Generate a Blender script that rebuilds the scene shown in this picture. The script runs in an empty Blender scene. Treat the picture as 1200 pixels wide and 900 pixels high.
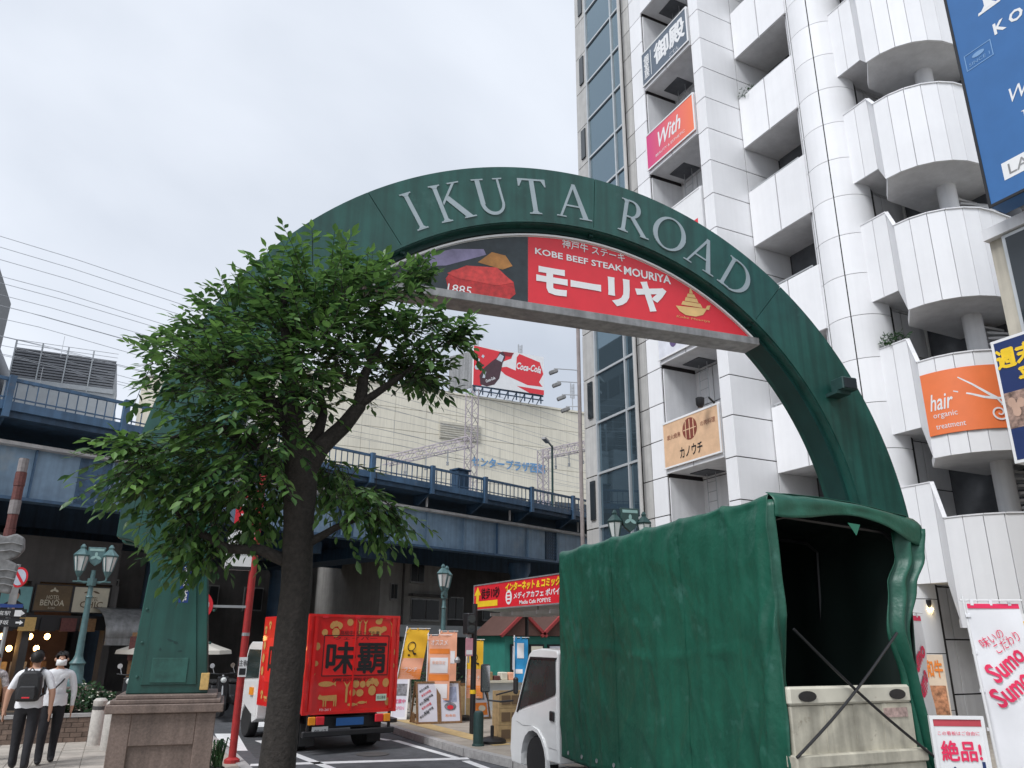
import bpy, bmesh, math, random
from mathutils import Vector, Matrix, noise
RAD = math.radians; PI = math.pi
sc = bpy.context.scene; col = sc.collection
random.seed(11)

# ------------------------------------------------------------------ camera
YAW, PITCH, ROLL, EYE = RAD(26.0), RAD(18.5), RAD(0.4), 1.85
fwd = Vector((math.sin(YAW)*math.cos(PITCH), math.cos(YAW)*math.cos(PITCH), math.sin(PITCH)))
rgt = Vector((math.cos(YAW), -math.sin(YAW), 0)); upv = rgt.cross(fwd)
r2 = rgt*math.cos(ROLL) + upv*math.sin(ROLL); u2 = upv*math.cos(ROLL) - rgt*math.sin(ROLL)
cam_data = bpy.data.cameras.new('camera'); cam = bpy.data.objects.new('camera', cam_data); col.objects.link(cam)
M3 = Matrix((r2, u2, -fwd)).transposed()
cam.matrix_world = Matrix.Translation((0, 0, EYE)) @ M3.to_4x4()
cam_data.sensor_width = 36; cam_data.lens = 27.0; cam_data.clip_start = 0.05; cam_data.clip_end = 2000
sc.camera = cam

# ------------------------------------------------------------------ world, sun, exposure
SUN_EL, SUN_AZ = RAD(52), RAD(246)      # azimuth clockwise from +Y; light comes from behind, left
world = bpy.data.worlds.new('World'); sc.world = world; world.use_nodes = True
nt = world.node_tree; nt.nodes.clear()
wo = nt.nodes.new('ShaderNodeOutputWorld'); bg = nt.nodes.new('ShaderNodeBackground')
sky = nt.nodes.new('ShaderNodeTexSky'); sky.sky_type = 'NISHITA'; sky.sun_disc = False
sky.sun_elevation = SUN_EL; sky.sun_rotation = SUN_AZ
tc = nt.nodes.new('ShaderNodeTexCoord'); mp = nt.nodes.new('ShaderNodeMapping')
mp.inputs['Scale'].default_value = (1.0, 1.0, 1.25); mp.inputs['Location'].default_value = (2.1, 0.2, 0.1)
n1 = nt.nodes.new('ShaderNodeTexNoise'); n1.inputs['Scale'].default_value = 1.1; n1.inputs['Detail'].default_value = 7; n1.inputs['Roughness'].default_value = .45
n1.inputs['Distortion'].default_value = .35
rp = nt.nodes.new('ShaderNodeValToRGB')
rp.color_ramp.elements[0].position = .37; rp.color_ramp.elements[0].color = (4.7, 5.15, 5.9, 1)
rp.color_ramp.elements[1].position = .6; rp.color_ramp.elements[1].color = (8.0, 8.4, 9.1, 1)
mx = nt.nodes.new('ShaderNodeMix'); mx.data_type = 'RGBA'; mx.inputs['Factor'].default_value = .94
nt.links.new(tc.outputs['Generated'], mp.inputs['Vector']); nt.links.new(mp.outputs['Vector'], n1.inputs['Vector'])
nt.links.new(n1.outputs['Fac'], rp.inputs['Fac'])
nt.links.new(sky.outputs['Color'], mx.inputs['A']); nt.links.new(rp.outputs['Color'], mx.inputs['B'])
nt.links.new(mx.outputs['Result'], bg.inputs['Color']); bg.inputs['Strength'].default_value = 0.071
nt.links.new(bg.outputs['Background'], wo.inputs['Surface'])
sun_d = bpy.data.lights.new('sun', 'SUN'); sun_d.energy = 1.5; sun_d.angle = RAD(22); sun_d.color = (.98, .985, 1)
sun = bpy.data.objects.new('sun', sun_d); col.objects.link(sun)
sdir = Vector((math.sin(SUN_AZ)*math.cos(SUN_EL), math.cos(SUN_AZ)*math.cos(SUN_EL), math.sin(SUN_EL)))
sun.rotation_euler = sdir.to_track_quat('Z', 'Y').to_euler(); sun.location = sdir*80
sc.view_settings.view_transform = 'Standard'; sc.view_settings.look = 'None'
sc.view_settings.exposure = 0.88; sc.view_settings.gamma = 1; sc.view_settings.use_curve_mapping = False
sc.cycles.max_bounces = 4; sc.cycles.diffuse_bounces = 3; sc.cycles.glossy_bounces = 2
sc.cycles.transmission_bounces = 4; sc.cycles.transparent_max_bounces = 6

# ------------------------------------------------------------------ materials
MATS = {}
def mat(name, c, rough=.6, metal=0., var=.12, scale=3., bump=0., bscale=30., streak=0., rnd=0., emit=0., spec=.5, dirt=None, coat=0.):
    m = bpy.data.materials.new(name); m.use_nodes = True; N = m.node_tree; p = N.nodes['Principled BSDF']
    p.inputs['Roughness'].default_value = rough; p.inputs['Metallic'].default_value = metal
    p.inputs['Specular IOR Level'].default_value = spec; p.inputs['Coat Weight'].default_value = coat
    c4 = (c[0], c[1], c[2], 1)
    geo = N.nodes.new('ShaderNodeNewGeometry'); cur = None
    rgb = N.nodes.new('ShaderNodeRGB'); rgb.outputs[0].default_value = c4; cur = rgb.outputs[0]
    def mul(fac_socket, lo, hi, cur, pmin=.3, pmax=.7):
        mr = N.nodes.new('ShaderNodeMapRange'); mr.inputs['From Min'].default_value = pmin; mr.inputs['From Max'].default_value = pmax
        mr.inputs['To Min'].default_value = lo; mr.inputs['To Max'].default_value = hi
        N.links.new(fac_socket, mr.inputs['Value'])
        vm = N.nodes.new('ShaderNodeVectorMath'); vm.operation = 'SCALE'
        N.links.new(cur, vm.inputs[0]); N.links.new(mr.outputs['Result'], vm.inputs['Scale'])
        return vm.outputs[0]
    if var:
        no = N.nodes.new('ShaderNodeTexNoise'); no.inputs['Scale'].default_value = scale; no.inputs['Detail'].default_value = 4; no.inputs['Roughness'].default_value = .62
        N.links.new(geo.outputs['Position'], no.inputs['Vector']); cur = mul(no.outputs['Fac'], 1-var, 1+var, cur)
    if streak:
        mpn = N.nodes.new('ShaderNodeMapping'); mpn.inputs['Scale'].default_value = (7, 7, .35)
        no = N.nodes.new('ShaderNodeTexNoise'); no.inputs['Scale'].default_value = 1.; no.inputs['Detail'].default_value = 5
        N.links.new(geo.outputs['Position'], mpn.inputs['Vector']); N.links.new(mpn.outputs['Vector'], no.inputs['Vector'])
        cur = mul(no.outputs['Fac'], 1-streak, 1+streak*.3, cur, .35, .6)
    if rnd:
        oi = N.nodes.new('ShaderNodeObjectInfo'); cur = mul(oi.outputs['Random'], 1-rnd, 1+rnd, cur, 0, 1)
    if dirt:
        no = N.nodes.new('ShaderNodeTexNoise'); no.inputs['Scale'].default_value = dirt[1]; no.inputs['Detail'].default_value = 4; no.inputs['Roughness'].default_value = .7
        N.links.new(geo.outputs['Position'], no.inputs['Vector'])
        mr = N.nodes.new('ShaderNodeMapRange'); mr.inputs['From Min'].default_value = dirt[2]; mr.inputs['From Max'].default_value = dirt[2]+.14
        N.links.new(no.outputs['Fac'], mr.inputs['Value'])
        mxx = N.nodes.new('ShaderNodeMix'); mxx.data_type = 'RGBA'; N.links.new(mr.outputs['Result'], mxx.inputs['Factor'])
        N.links.new(cur, mxx.inputs['A']); mxx.inputs['B'].default_value = (*dirt[0], 1); cur = mxx.outputs['Result']
    N.links.new(cur, p.inputs['Base Color'])
    if bump:
        no = N.nodes.new('ShaderNodeTexNoise'); no.inputs['Scale'].default_value = bscale; no.inputs['Detail'].default_value = 3
        N.links.new(geo.outputs['Position'], no.inputs['Vector'])
        b = N.nodes.new('ShaderNodeBump'); b.inputs['Strength'].default_value = bump; b.inputs['Distance'].default_value = .02
        N.links.new(no.outputs['Fac'], b.inputs['Height']); N.links.new(b.outputs['Normal'], p.inputs['Normal'])
    if emit:
        p.inputs['Emission Color'].default_value = c4; p.inputs['Emission Strength'].default_value = emit
    MATS[name] = m; return m
def glass(name, c, rough=.04, alpha=None, metal=0., trans=0.):
    m = mat(name, c, rough, metal, var=0, spec=.6)
    p = m.node_tree.nodes['Principled BSDF']
    if trans: p.inputs['Transmission Weight'].default_value = trans; p.inputs['IOR'].default_value = 1.1
    return m
asphalt = mat('asphalt', (.085, .088, .095), .85, var=.25, scale=6, bump=.35, bscale=120, dirt=((.05, .05, .055), 1.1, .56))
paving = mat('paving stone', (.42, .38, .33), .8, var=.15, scale=5, rnd=.1, bump=.15, bscale=60)
pave2 = mat('beige paving', (.34, .30, .25), .85, var=.2, scale=2.5, bump=.15, bscale=60, dirt=((.24, .21, .18), 1.5, .6))
tactile = mat('yellow tactile paving', (.5, .36, .17), .85, var=.2, scale=4)
kerbm = mat('granite kerb', (.36, .35, .34), .8, var=.2, scale=12)
paint_w = mat('white road paint', (.72, .72, .72), .7, var=.15, scale=8, dirt=((.3, .3, .3), 9, .64))
green = mat('gate green enamel', (.014, .078, .064), .38, var=.2, scale=1.6, streak=.28, bump=.04, bscale=7, dirt=((.03, .10, .085), 2.2, .62))
green_d = mat('gate dark green enamel', (.007, .045, .04), .45, var=.2, scale=2)
silver = mat('silver letters', (.33, .39, .41), .45, .25, var=.08)
granite = mat('brown granite', (.17, .125, .105), .6, var=.25, scale=40, bump=.08, bscale=90, streak=.25)
sred = mat('sign red', (.72, .025, .04), .35, var=.05)
swhite = mat('sign white', (.8, .8, .8), .45, var=.04)
sblack = mat('sign black', (.012, .012, .014), .45, var=.1)
gold = mat('sign gold', (.62, .4, .14), .5, var=.15, scale=25)
grey_m = mat('grey metal', (.27, .27, .27), .5, .3, var=.18, scale=6, streak=.25)
steel = mat('galvanised steel', (.42, .43, .44), .45, .6, var=.15)
white_p = mat('white cladding', (.82, .82, .83), .6, var=.035, scale=.9, streak=.02, rnd=.035)
white_q = mat('white render', (.74, .74, .75), .6, var=.05, scale=2, streak=.06)
shade_glass = mat('unlit window glass', (.02, .022, .025), .3, var=.2, spec=.25)
cab_glass = mat('cab window glass', (.022, .04, .04), .12, var=.3, scale=2, spec=.3)
tarp_shade = mat('tarpaulin painted inner shade', (.004, .014, .011), .7, var=.2)  # near-black green: the shade under the cover is put into this colour
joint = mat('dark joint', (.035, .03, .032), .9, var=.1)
slab_grey = mat('grey slab soffit', (.68, .68, .69), .7, var=.1, streak=0)  # even pale grey of the balcony slabs and steps
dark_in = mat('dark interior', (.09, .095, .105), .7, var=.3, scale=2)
stair_glass = glass('stair glass', (.15, .22, .265), .02, metal=.8)
win_glass = glass('window glass', (.03, .037, .042), .05)
mull = mat('aluminium mullion', (.55, .57, .58), .4, .4, var=.06)
side_clad = mat('grey side cladding', (.48, .47, .45), .6, var=.08, rnd=.08, streak=.12)
blue_st = mat('viaduct blue paint', (.055, .115, .2), .5, var=.25, scale=1.5, streak=.2, dirt=((.14, .12, .11), 2.2, .62))
blue_girder = mat('weathered blue girder', (.2, .3, .41), .5, var=.3, scale=.9, streak=.14, dirt=((.25, .31, .36), .7, .56))
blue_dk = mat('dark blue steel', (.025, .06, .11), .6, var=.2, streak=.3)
pale_fl = mat('pale flange', (.5, .5, .5), .7, var=.2)
conc = mat('concrete', (.3, .29, .275), .9, var=.18, scale=1.2, streak=.12, bump=.15, bscale=20)
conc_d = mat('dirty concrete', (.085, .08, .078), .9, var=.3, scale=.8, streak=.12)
cream = mat('cream cladding', (.78, .73, .6), .7, var=.05, scale=.4, rnd=.02, streak=.08)
tarp_m = mat('green tarpaulin', (.011, .088, .056), .42, var=.16, scale=2.4, bump=.3, bscale=16, spec=.42, streak=.15, dirt=((.035, .125, .095), 2.8, .57))
truck_w = mat('truck white paint', (.78, .78, .77), .28, var=.04, coat=.5)
bed_w = mat('worn cream bed paint', (.5, .47, .38), .55, var=.2, scale=5, streak=.3, dirt=((.22, .18, .13), 7, .62))
rubber = mat('black rubber', (.015, .015, .016), .75, var=.2, scale=14)
blackp = mat('black plastic', (.014, .014, .016), .45, var=.1)
chrome = mat('chrome', (.7, .7, .72), .12, 1., var=0)
redbox = mat('red box paint', (.68, .012, .012), .32, var=.06, scale=3, coat=.4)
redpole_m = mat('red pole paint', (.36, .022, .022), .45, var=.18, scale=9, dirt=((.3, .05, .04), 8, .63))
lamp_gr = mat('lamp post blue green', (.075, .15, .155), .45, var=.2, scale=12, streak=.2)
lamp_dk = mat('lamp post dark green', (.02, .055, .052), .45, var=.2, scale=12)
lamp_gl = mat('frosted lamp glass', (.62, .64, .62), .25, var=.08)
wood = mat('brown wood', (.22, .12, .055), .65, var=.3, scale=18)
wood_l = mat('pale wood crate', (.40, .28, .14), .7, var=.2, scale=9, rnd=.12)
orange = mat('banner orange', (.85, .25, .04), .75, var=.1)
yellow = mat('banner yellow', (.85, .5, .03), .75, var=.08)
peach = mat('banner peach', (.85, .42, .27), .75, var=.08)
skyb = mat('banner blue', (.03, .3, .62), .75, var=.08)
bannerw = mat('banner white cloth', (.8, .8, .82), .8, var=.03)
pinkred = mat('banner pink red', (.8, .03, .11), .7, var=.04)
bark = mat('tree bark', (.026, .022, .019), .92, var=.4, scale=22, bump=.8, bscale=34)
skin = mat('skin', (.5, .28, .19), .55, var=.06)
hair_m = mat('black hair', (.012, .01, .01), .6, var=.2, scale=60)
shirt_w = mat('white cotton', (.76, .76, .78), .85, var=.06, scale=9, bump=.7, bscale=11)
trouser = mat('black trousers', (.014, .014, .018), .8, var=.2, scale=9, bump=.7, bscale=12)
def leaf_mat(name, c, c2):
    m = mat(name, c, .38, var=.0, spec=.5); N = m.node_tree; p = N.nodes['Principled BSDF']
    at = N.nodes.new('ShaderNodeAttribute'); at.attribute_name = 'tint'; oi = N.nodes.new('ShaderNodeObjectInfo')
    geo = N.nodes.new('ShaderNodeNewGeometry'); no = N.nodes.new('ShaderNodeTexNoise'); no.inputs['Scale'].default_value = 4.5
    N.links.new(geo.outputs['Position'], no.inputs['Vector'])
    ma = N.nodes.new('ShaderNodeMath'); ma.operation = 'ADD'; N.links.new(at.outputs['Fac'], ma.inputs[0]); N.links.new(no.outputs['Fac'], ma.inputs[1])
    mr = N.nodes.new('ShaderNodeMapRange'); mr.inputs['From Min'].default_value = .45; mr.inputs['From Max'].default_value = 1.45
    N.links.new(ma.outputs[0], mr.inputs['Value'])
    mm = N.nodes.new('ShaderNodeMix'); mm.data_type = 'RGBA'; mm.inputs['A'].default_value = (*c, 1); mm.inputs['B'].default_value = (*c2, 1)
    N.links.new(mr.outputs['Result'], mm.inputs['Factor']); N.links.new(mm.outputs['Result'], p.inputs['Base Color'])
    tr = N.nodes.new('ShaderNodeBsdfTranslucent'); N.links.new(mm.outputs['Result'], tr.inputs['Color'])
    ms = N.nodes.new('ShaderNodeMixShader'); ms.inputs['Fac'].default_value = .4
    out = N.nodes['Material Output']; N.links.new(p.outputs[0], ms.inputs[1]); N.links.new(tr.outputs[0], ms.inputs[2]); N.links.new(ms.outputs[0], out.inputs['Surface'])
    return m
leafm = leaf_mat('leaf green', (.02, .062, .024), (.17, .32, .075))

# ------------------------------------------------------------------ builders
ORG = {}
def put(o, name, parent, c):
    col.objects.link(o)
    if parent is not None:
        o.parent = parent; o.location = Vector(c) - ORG.get(parent.name, Vector((0, 0, 0)))
    else: o.location = c
    ORG[o.name] = Vector(c); return o
def tag(o, label=None, cat=None, group=None, kind=None):
    if label: o['label'] = label
    if cat: o['category'] = cat
    if group: o['group'] = group
    if kind: o['kind'] = kind
    return o
def thing(name, label, cat, loc=(0, 0, 0), rotz=0., group=None, local=False):
    """Empty at the base of a thing. local=True: children are written in its own frame, else in world coordinates."""
    o = bpy.data.objects.new(name, None); o.empty_display_size = .2; col.objects.link(o)
    o.location = loc; o.rotation_euler = (0, 0, rotz)
    ORG[o.name] = Vector((0, 0, 0)) if local else Vector(loc)
    return tag(o, label, cat, group)
class MB:
    def __init__(s): s.v = []; s.f = []; s.m = []
    def add(s, vs, fs, mi=0):
        b = len(s.v); s.v += [tuple(p) for p in vs]
        for f in fs: s.f.append([b+i for i in f]); s.m.append(mi)
        return s
    def box(s, x0, x1, y0, y1, z0, z1, mi=0):
        return s.add([(x0, y0, z0), (x1, y0, z0), (x1, y1, z0), (x0, y1, z0), (x0, y0, z1), (x1, y0, z1), (x1, y1, z1), (x0, y1, z1)],
                     [(0, 3, 2, 1), (4, 5, 6, 7), (0, 1, 5, 4), (1, 2, 6, 5), (2, 3, 7, 6), (3, 0, 4, 7)], mi)
    def beam(s, a, b, w, h, mi=0, up=(0, 0, 1)):
        a, b = Vector(a), Vector(b); d = (b-a).normalized(); up = Vector(up)
        if abs(d.dot(up)) > .98: up = Vector((0, 1, 0))
        x = d.cross(up).normalized()*w/2; y = x.cross(d).normalized()*h/2
        vs = [a-x-y, a+x-y, a+x+y, a-x+y, b-x-y, b+x-y, b+x+y, b-x+y]
        return s.add(vs, [(0, 3, 2, 1), (4, 5, 6, 7), (0, 1, 5, 4), (1, 2, 6, 5), (2, 3, 7, 6), (3, 0, 4, 7)], mi)
    def prism(s, poly, axis, a, b, mi=0):
        def P(p, d): return (d, p[0], p[1]) if axis == 'x' else (p[0], d, p[1]) if axis == 'y' else (p[0], p[1], d)
        n = len(poly)
        ar = sum(poly[i][0]*poly[(i+1) % n][1]-poly[(i+1) % n][0]*poly[i][1] for i in range(n))
        flip = (ar < 0) != (axis == 'y')
        vs = [P(p, a) for p in poly]+[P(p, b) for p in poly]
        fs = [list(range(n))[::-1], [n+i for i in range(n)]]+[(i, (i+1) % n, n+(i+1) % n, n+i) for i in range(n)]
        if flip: fs = [list(f)[::-1] for f in fs]
        if a > b: fs = [list(f)[::-1] for f in fs]
        return s.add(vs, fs, mi)
    def tube(s, pts, r, n=8, mi=0, cap=True):
        pts = [Vector(p) for p in pts]; rr = r if isinstance(r, (list, tuple)) else [r]*len(pts)
        vs = []; fs = []; prev = None
        for i, p in enumerate(pts):
            d = (pts[min(i+1, len(pts)-1)]-pts[max(i-1, 0)]).normalized()
            if prev is None:
                prev = d.orthogonal().normalized()
            x = (prev-d*prev.dot(d)).normalized(); y = d.cross(x); prev = x
            for k in range(n):
                a = 2*PI*k/n; vs.append(p+(x*math.cos(a)+y*math.sin(a))*rr[i])
        for i in range(len(pts)-1):
            for k in range(n): fs.append((i*n+k, i*n+(k+1) % n, (i+1)*n+(k+1) % n, (i+1)*n+k))
        if cap: fs += [tuple(range(n))[::-1], tuple((len(pts)-1)*n+k for k in range(n))]
        return s.add(vs, fs, mi)
    def lathe(s, prof, n=16, c=(0, 0, 0), mi=0, axis='z'):
        vs = []; fs = []
        for r, z in prof:
            for k in range(n):
                a = 2*PI*k/n; x, y = r*math.cos(a), r*math.sin(a)
                q = (x, y, z) if axis == 'z' else (z, x, y) if axis == 'x' else (y, z, x)
                vs.append((c[0]+q[0], c[1]+q[1], c[2]+q[2]))
        for i in range(len(prof)-1):
            for k in range(n): fs.append((i*n+k, i*n+(k+1) % n, (i+1)*n+(k+1) % n, (i+1)*n+k))
        fs += [tuple(range(n))[::-1], tuple((len(prof)-1)*n+k for k in range(n))]
        return s.add(vs, fs, mi)
    def grid(s, rows, mi=0, flip=False):
        n = len(rows[0]); vs = [p for r in rows for p in r]; fs = []
        for i in range(len(rows)-1):
            for k in range(n-1):
                f = (i*n+k, i*n+k+1, (i+1)*n+k+1, (i+1)*n+k); fs.append(f[::-1] if flip else f)
        return s.add(vs, fs, mi)
    def mesh(s, name, mats):
        me = bpy.data.meshes.new(name); me.from_pydata(s.v, [], s.f)
        for m in (mats if isinstance(mats, (list, tuple)) else [mats]): me.materials.append(m)
        if any(s.m): me.polygons.foreach_set('material_index', s.m)
        return me
    def build(s, name, mats, parent=None, smooth=False, bevel=0., solid=0., seg=1, org=None):
        xs = [p[0] for p in s.v]; ys = [p[1] for p in s.v]; zs = [p[2] for p in s.v]
        c = org or ((min(xs)+max(xs))/2, (min(ys)+max(ys))/2, (min(zs)+max(zs))/2 if parent else min(zs))
        s.v = [(p[0]-c[0], p[1]-c[1], p[2]-c[2]) for p in s.v]
        me = s.mesh(name, mats)
        if smooth:
            me.polygons.foreach_set('use_smooth', [True]*len(me.polygons))
            if smooth != 'all': me.set_sharp_from_angle(angle=RAD(40))
        o = bpy.data.objects.new(name, me); put(o, name, parent, c)
        if solid:
            m = o.modifiers.new('solid', 'SOLIDIFY'); m.thickness = solid; m.offset = 0
        if bevel:
            m = o.modifiers.new('bevel', 'BEVEL'); m.width = bevel; m.segments = seg; m.limit_method = 'ANGLE'
        return o
UNIT = {}
def piece(name, parent, x0, x1, y0, y1, z0, z1, m, rz=0.):
    """one box-shaped piece (panel, tile, pane, slat ...) that shares a unit mesh per material"""
    if m.name not in UNIT:
        b = MB(); b.box(-.5, .5, -.5, .5, -.5, .5); UNIT[m.name] = b.mesh('block '+m.name, m)
    o = bpy.data.objects.new(name, UNIT[m.name]); put(o, name, parent, ((x0+x1)/2, (y0+y1)/2, (z0+z1)/2))
    o.scale = (max(x1-x0, 1e-4), max(y1-y0, 1e-4), max(z1-z0, 1e-4)); o.rotation_euler = (0, 0, rz)
    return o
class Frame:
    """a plane to print on: origin (sign centre), right and up; print lies in front (right x up)"""
    def __init__(s, o, r, u=(0, 0, 1)): s.o = Vector(o); s.r = Vector(r).normalized(); s.u = Vector(u).normalized(); s.n = s.r.cross(s.u)
    def p(s, x, y, d=.004): return s.o+s.r*x+s.u*y+s.n*d
FRONT = (1, 0, 0); LEFTF = (0, -1, 0)
TXT = {}
def text(parent, fr, body, cx, cy, h, m, w=None, bold=0., rot=0., d=.006, shear=0., vert=False, name='lettering', bend=None):
    bold0 = bold; bold = 0. if any(ord(ch) >= 0x4e00 for ch in body) else bold
    key = (body, bold, shear, vert)
    if key not in TXT:
        c = bpy.data.curves.new('t', 'FONT'); c.body = '\n'.join(body) if vert else body; c.resolution_u = 2; c.offset = bold; c.shear = shear
        c.align_x = 'CENTER' if vert else 'LEFT'; c.space_line = .92 if vert else 1
        o = bpy.data.objects.new('t', c); me = bpy.data.meshes.new_from_object(o)
        vs = [(v.co.x, v.co.y) for v in me.vertices]; fs = [tuple(p.vertices) for p in me.polygons]
        bpy.data.objects.remove(o); bpy.data.curves.remove(c); bpy.data.meshes.remove(me); TXT[key] = (vs, fs)
    vs, fs = TXT[key]
    cjk = any(ord(ch) >= 0x4e00 for ch in body)
    x0, x1 = min(v[0] for v in vs), max(v[0] for v in vs); y0, y1 = min(v[1] for v in vs), max(v[1] for v in vs)
    sy = h/(y1-y0); sx = w/(x1-x0) if w else sy; ca, sa = math.cos(rot), math.sin(rot); b = MB()
    # dense characters are emboldened by slightly shifted layers
    q = bold0*.9 if cjk and bold0 else 0
    for i, (ox, oy) in enumerate(((0, 0), (q, 0), (-q, 0), (0, q), (0, -q)) if q else ((0, 0),)):
        out = []
        for x, y in vs:
            X = (x+ox-(x0+x1)/2)*sx; Y = (y+oy-(y0+y1)/2)*sy
            if bend: Y += bend(X)
            out.append(fr.p(cx+X*ca-Y*sa, cy+X*sa+Y*ca, d+i*.0007))
        b.add(out, fs)
    return b.build(name, m, parent)
def patch(parent, fr, polys, m, name='print', d=.004):
    b = MB()
    for i, pl in enumerate(polys):
        n = len(pl); ar = sum(pl[k][0]*pl[(k+1) % n][1]-pl[(k+1) % n][0]*pl[k][1] for k in range(n))
        q = pl if ar > 0 else pl[::-1]
        b.add([fr.p(x, y, d+i*.0006) for x, y in q], [tuple(range(n))])
    return b.build(name, m, parent)
def ell(cx, cy, a, b, n=16, rot=0., j=0.):
    out = []
    for k in range(n):
        t = 2*PI*k/n; q = 1+random.uniform(-j, j); x, y = a*math.cos(t)*q, b*math.sin(t)*q
        out.append((cx+x*math.cos(rot)-y*math.sin(rot), cy+x*math.sin(rot)+y*math.cos(rot)))
    return out
def rect(x0, x1, y0, y1): return [(x0, y0), (x1, y0), (x1, y1), (x0, y1)]
def slab(parent, fr, w, h, t, m, name='panel', x=0, y=0, bevel=0.):
    """a board centred on the frame, front face on the frame plane"""
    b = MB(); q = [fr.p(x+sx*w/2, y+sy*h/2, dd) for dd in (0, -t) for sx, sy in ((-1, -1), (1, -1), (1, 1), (-1, 1))]
    b.add(q, [(0, 1, 2, 3), (7, 6, 5, 4), (0, 4, 5, 1), (1, 5, 6, 2), (2, 6, 7, 3), (3, 7, 4, 0)])
    return b.build(name, m, parent, bevel=bevel)
def rim(parent, fr, w, h, t, m, d=.012, name='frame', x=0, y=0):
    b = MB()
    for x0, x1, y0, y1 in ((-w/2, w/2, h/2-t, h/2), (-w/2, w/2, -h/2, -h/2+t), (-w/2, -w/2+t, -h/2+t, h/2-t), (w/2-t, w/2, -h/2+t, h/2-t)):
        q = [fr.p(x+a, y+c, e) for e in (d, -.02) for a, c in ((x0, y0), (x1, y0), (x1, y1), (x0, y1))]
        b.add(q, [(0, 1, 2, 3), (7, 6, 5, 4), (0, 4, 5, 1), (1, 5, 6, 2), (2, 6, 7, 3), (3, 7, 4, 0)])
    return b.build(name, m, parent)
def copy_tree(o, parent=None):
    c = o.copy(); col.objects.link(c); c.parent = parent
    for ch in list(o.children): copy_tree(ch, c)
    return c

# ------------------------------------------------------------------ ground, road, pavements
b = MB(); b.add([(-400, -400, -.12), (400, -400, -.12), (400, 400, -.12), (-400, 400, -.12)], [(0, 1, 2, 3)])
road = tag(b.build('road', asphalt), kind='structure')
def marking(pts, w, name='lane_line', z=-.116):
    b = MB()
    for i in range(len(pts)-1):
        a, c = Vector((*pts[i], z)), Vector((*pts[i+1], z)); d = (c-a).normalized(); s = Vector((-d.y, d.x, 0))*w/2
        b.add([a-s, c-s, c+s, a+s], [(0, 1, 2, 3)])
    return b.build(name, paint_w, road)
b = MB(); b.add([(x*1.065, y*1.065, -.116) for x, y in ((1.98, 15.42), (2.36, 15.26), (2.55, 18.0), (2.12, 18.17))], [(0, 1, 2, 3)]); b.build('crosswalk_bar', paint_w, road)
b = MB(); b.add([(x*1.065, y*1.065, -.116) for x, y in ((2.9, 19.2), (3.3, 19.1), (3.55, 21.2), (3.1, 21.3))], [(0, 1, 2, 3)]); b.build('crosswalk_bar', paint_w, road)
marking([(2.94, 17.74), (3.42, 13.65), (3.6, 11.6)], .16)
marking([(2.3, 14.45), (5.9, 13.74)], .24, 'stop_line')
marking([(5.5, 16.7), (5.72, 13.9)], .15); marking([(5.74, 13.5), (5.66, 9.6)], .15)
marking([(5.05, 17.9), (5.4, 16.75)], .15)
def pavement(name, poly, m, kerb):
    b = MB(); b.prism(poly, 'z', -.12, 0); o = tag(b.build(name, m), kind='structure')
    k = MB()
    for i in kerb:
        a, c = Vector((*poly[i], 0)), Vector((*poly[(i+1) % len(poly)], 0)); L = (c-a).length; n = max(1, int(L/.9)); d = (c-a)/n
        s = Vector((d.y, -d.x, 0)).normalized()
        for j in range(n):
            if j > 60: break
            q = [a+d*j+d*.008, a+d*(j+1)-d*.008]; k = MB()
            lo, hi = -.115, .012
            k.add([q[0]+Vector((0, 0, lo))+s*.05, q[1]+Vector((0, 0, lo))+s*.05, q[1]+Vector((0, 0, lo))-s*.12, q[0]+Vector((0, 0, lo))-s*.12,
                   q[0]+Vector((0, 0, hi))+s*.04, q[1]+Vector((0, 0, hi))+s*.04, q[1]+Vector((0, 0, hi))-s*.12, q[0]+Vector((0, 0, hi))-s*.12],
                  [(0, 3, 2, 1), (4, 5, 6, 7), (0, 1, 5, 4), (1, 2, 6, 5), (2, 3, 7, 6), (3, 0, 4, 7)])
            if (q[0]-Vector((0, 0, 0))).length < 30: k.build('kerb_stone', kerbm, o)
    return o
pl_ = pavement('pavement_left', [(2.1, -20), (2.1, 15.6), (1.9, 20.5), (-30, 20.5), (-30, -20)], pave2, (0, 1))
pr_ = pavement('pavement_right', [(5.95, 40), (5.9, 17), (5.95, 14), (6.15, 12.4), (6.5, 11.4), (7.3, 10.5), (7.5, 8), (7.5, -20), (60, -20), (60, 40)], pave2, (0, 1, 2, 3, 4, 5, 6))
pb_ = pavement('pavement_far', [(2.4, 23.2), (2.4, 34), (-40, 22), (-40, 9.5), (-6, 21)], pave2, ())
T = .34
for i in range(7):
    for j in range(24):
        x0 = -1.9+i*T; y0 = 12.4+j*T
        piece('paving_tile', pl_, x0+.006, x0+T-.006, y0+.006, y0+T-.006, .0, .008+random.uniform(-.002, .002), paving)
b = MB(); b.add([(6.6, 14.2, .006), (7.0, 14.2, .006), (6.85, 19.5, .006), (6.4, 19.5, .006)], [(0, 1, 2, 3)]); b.build('tactile_strip', tactile, pr_)

t_ = MB(); t_.lathe([(.3, -.116), (.3, -.110), (.27, -.108)], 24, (4.5, 14.9, 0)); t_.build('manhole_cover', conc_d, road)
for q_, m_ in (([(3.7, 12.2), (4.9, 12.4), (4.8, 13.3), (3.75, 13.2)], 'asphalt patch dark'), ([(2.5, 15.2), (2.8, 15.1), (3.0, 20), (2.7, 20)], 'asphalt trench')):
    b = MB(); b.add([(x, y, -.1185) for x, y in q_], [(0, 1, 2, 3)]); b.build('asphalt_patch', mat(m_, (.06, .062, .066), .9, var=.25, scale=9, bump=.3, bscale=90), road)
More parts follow.
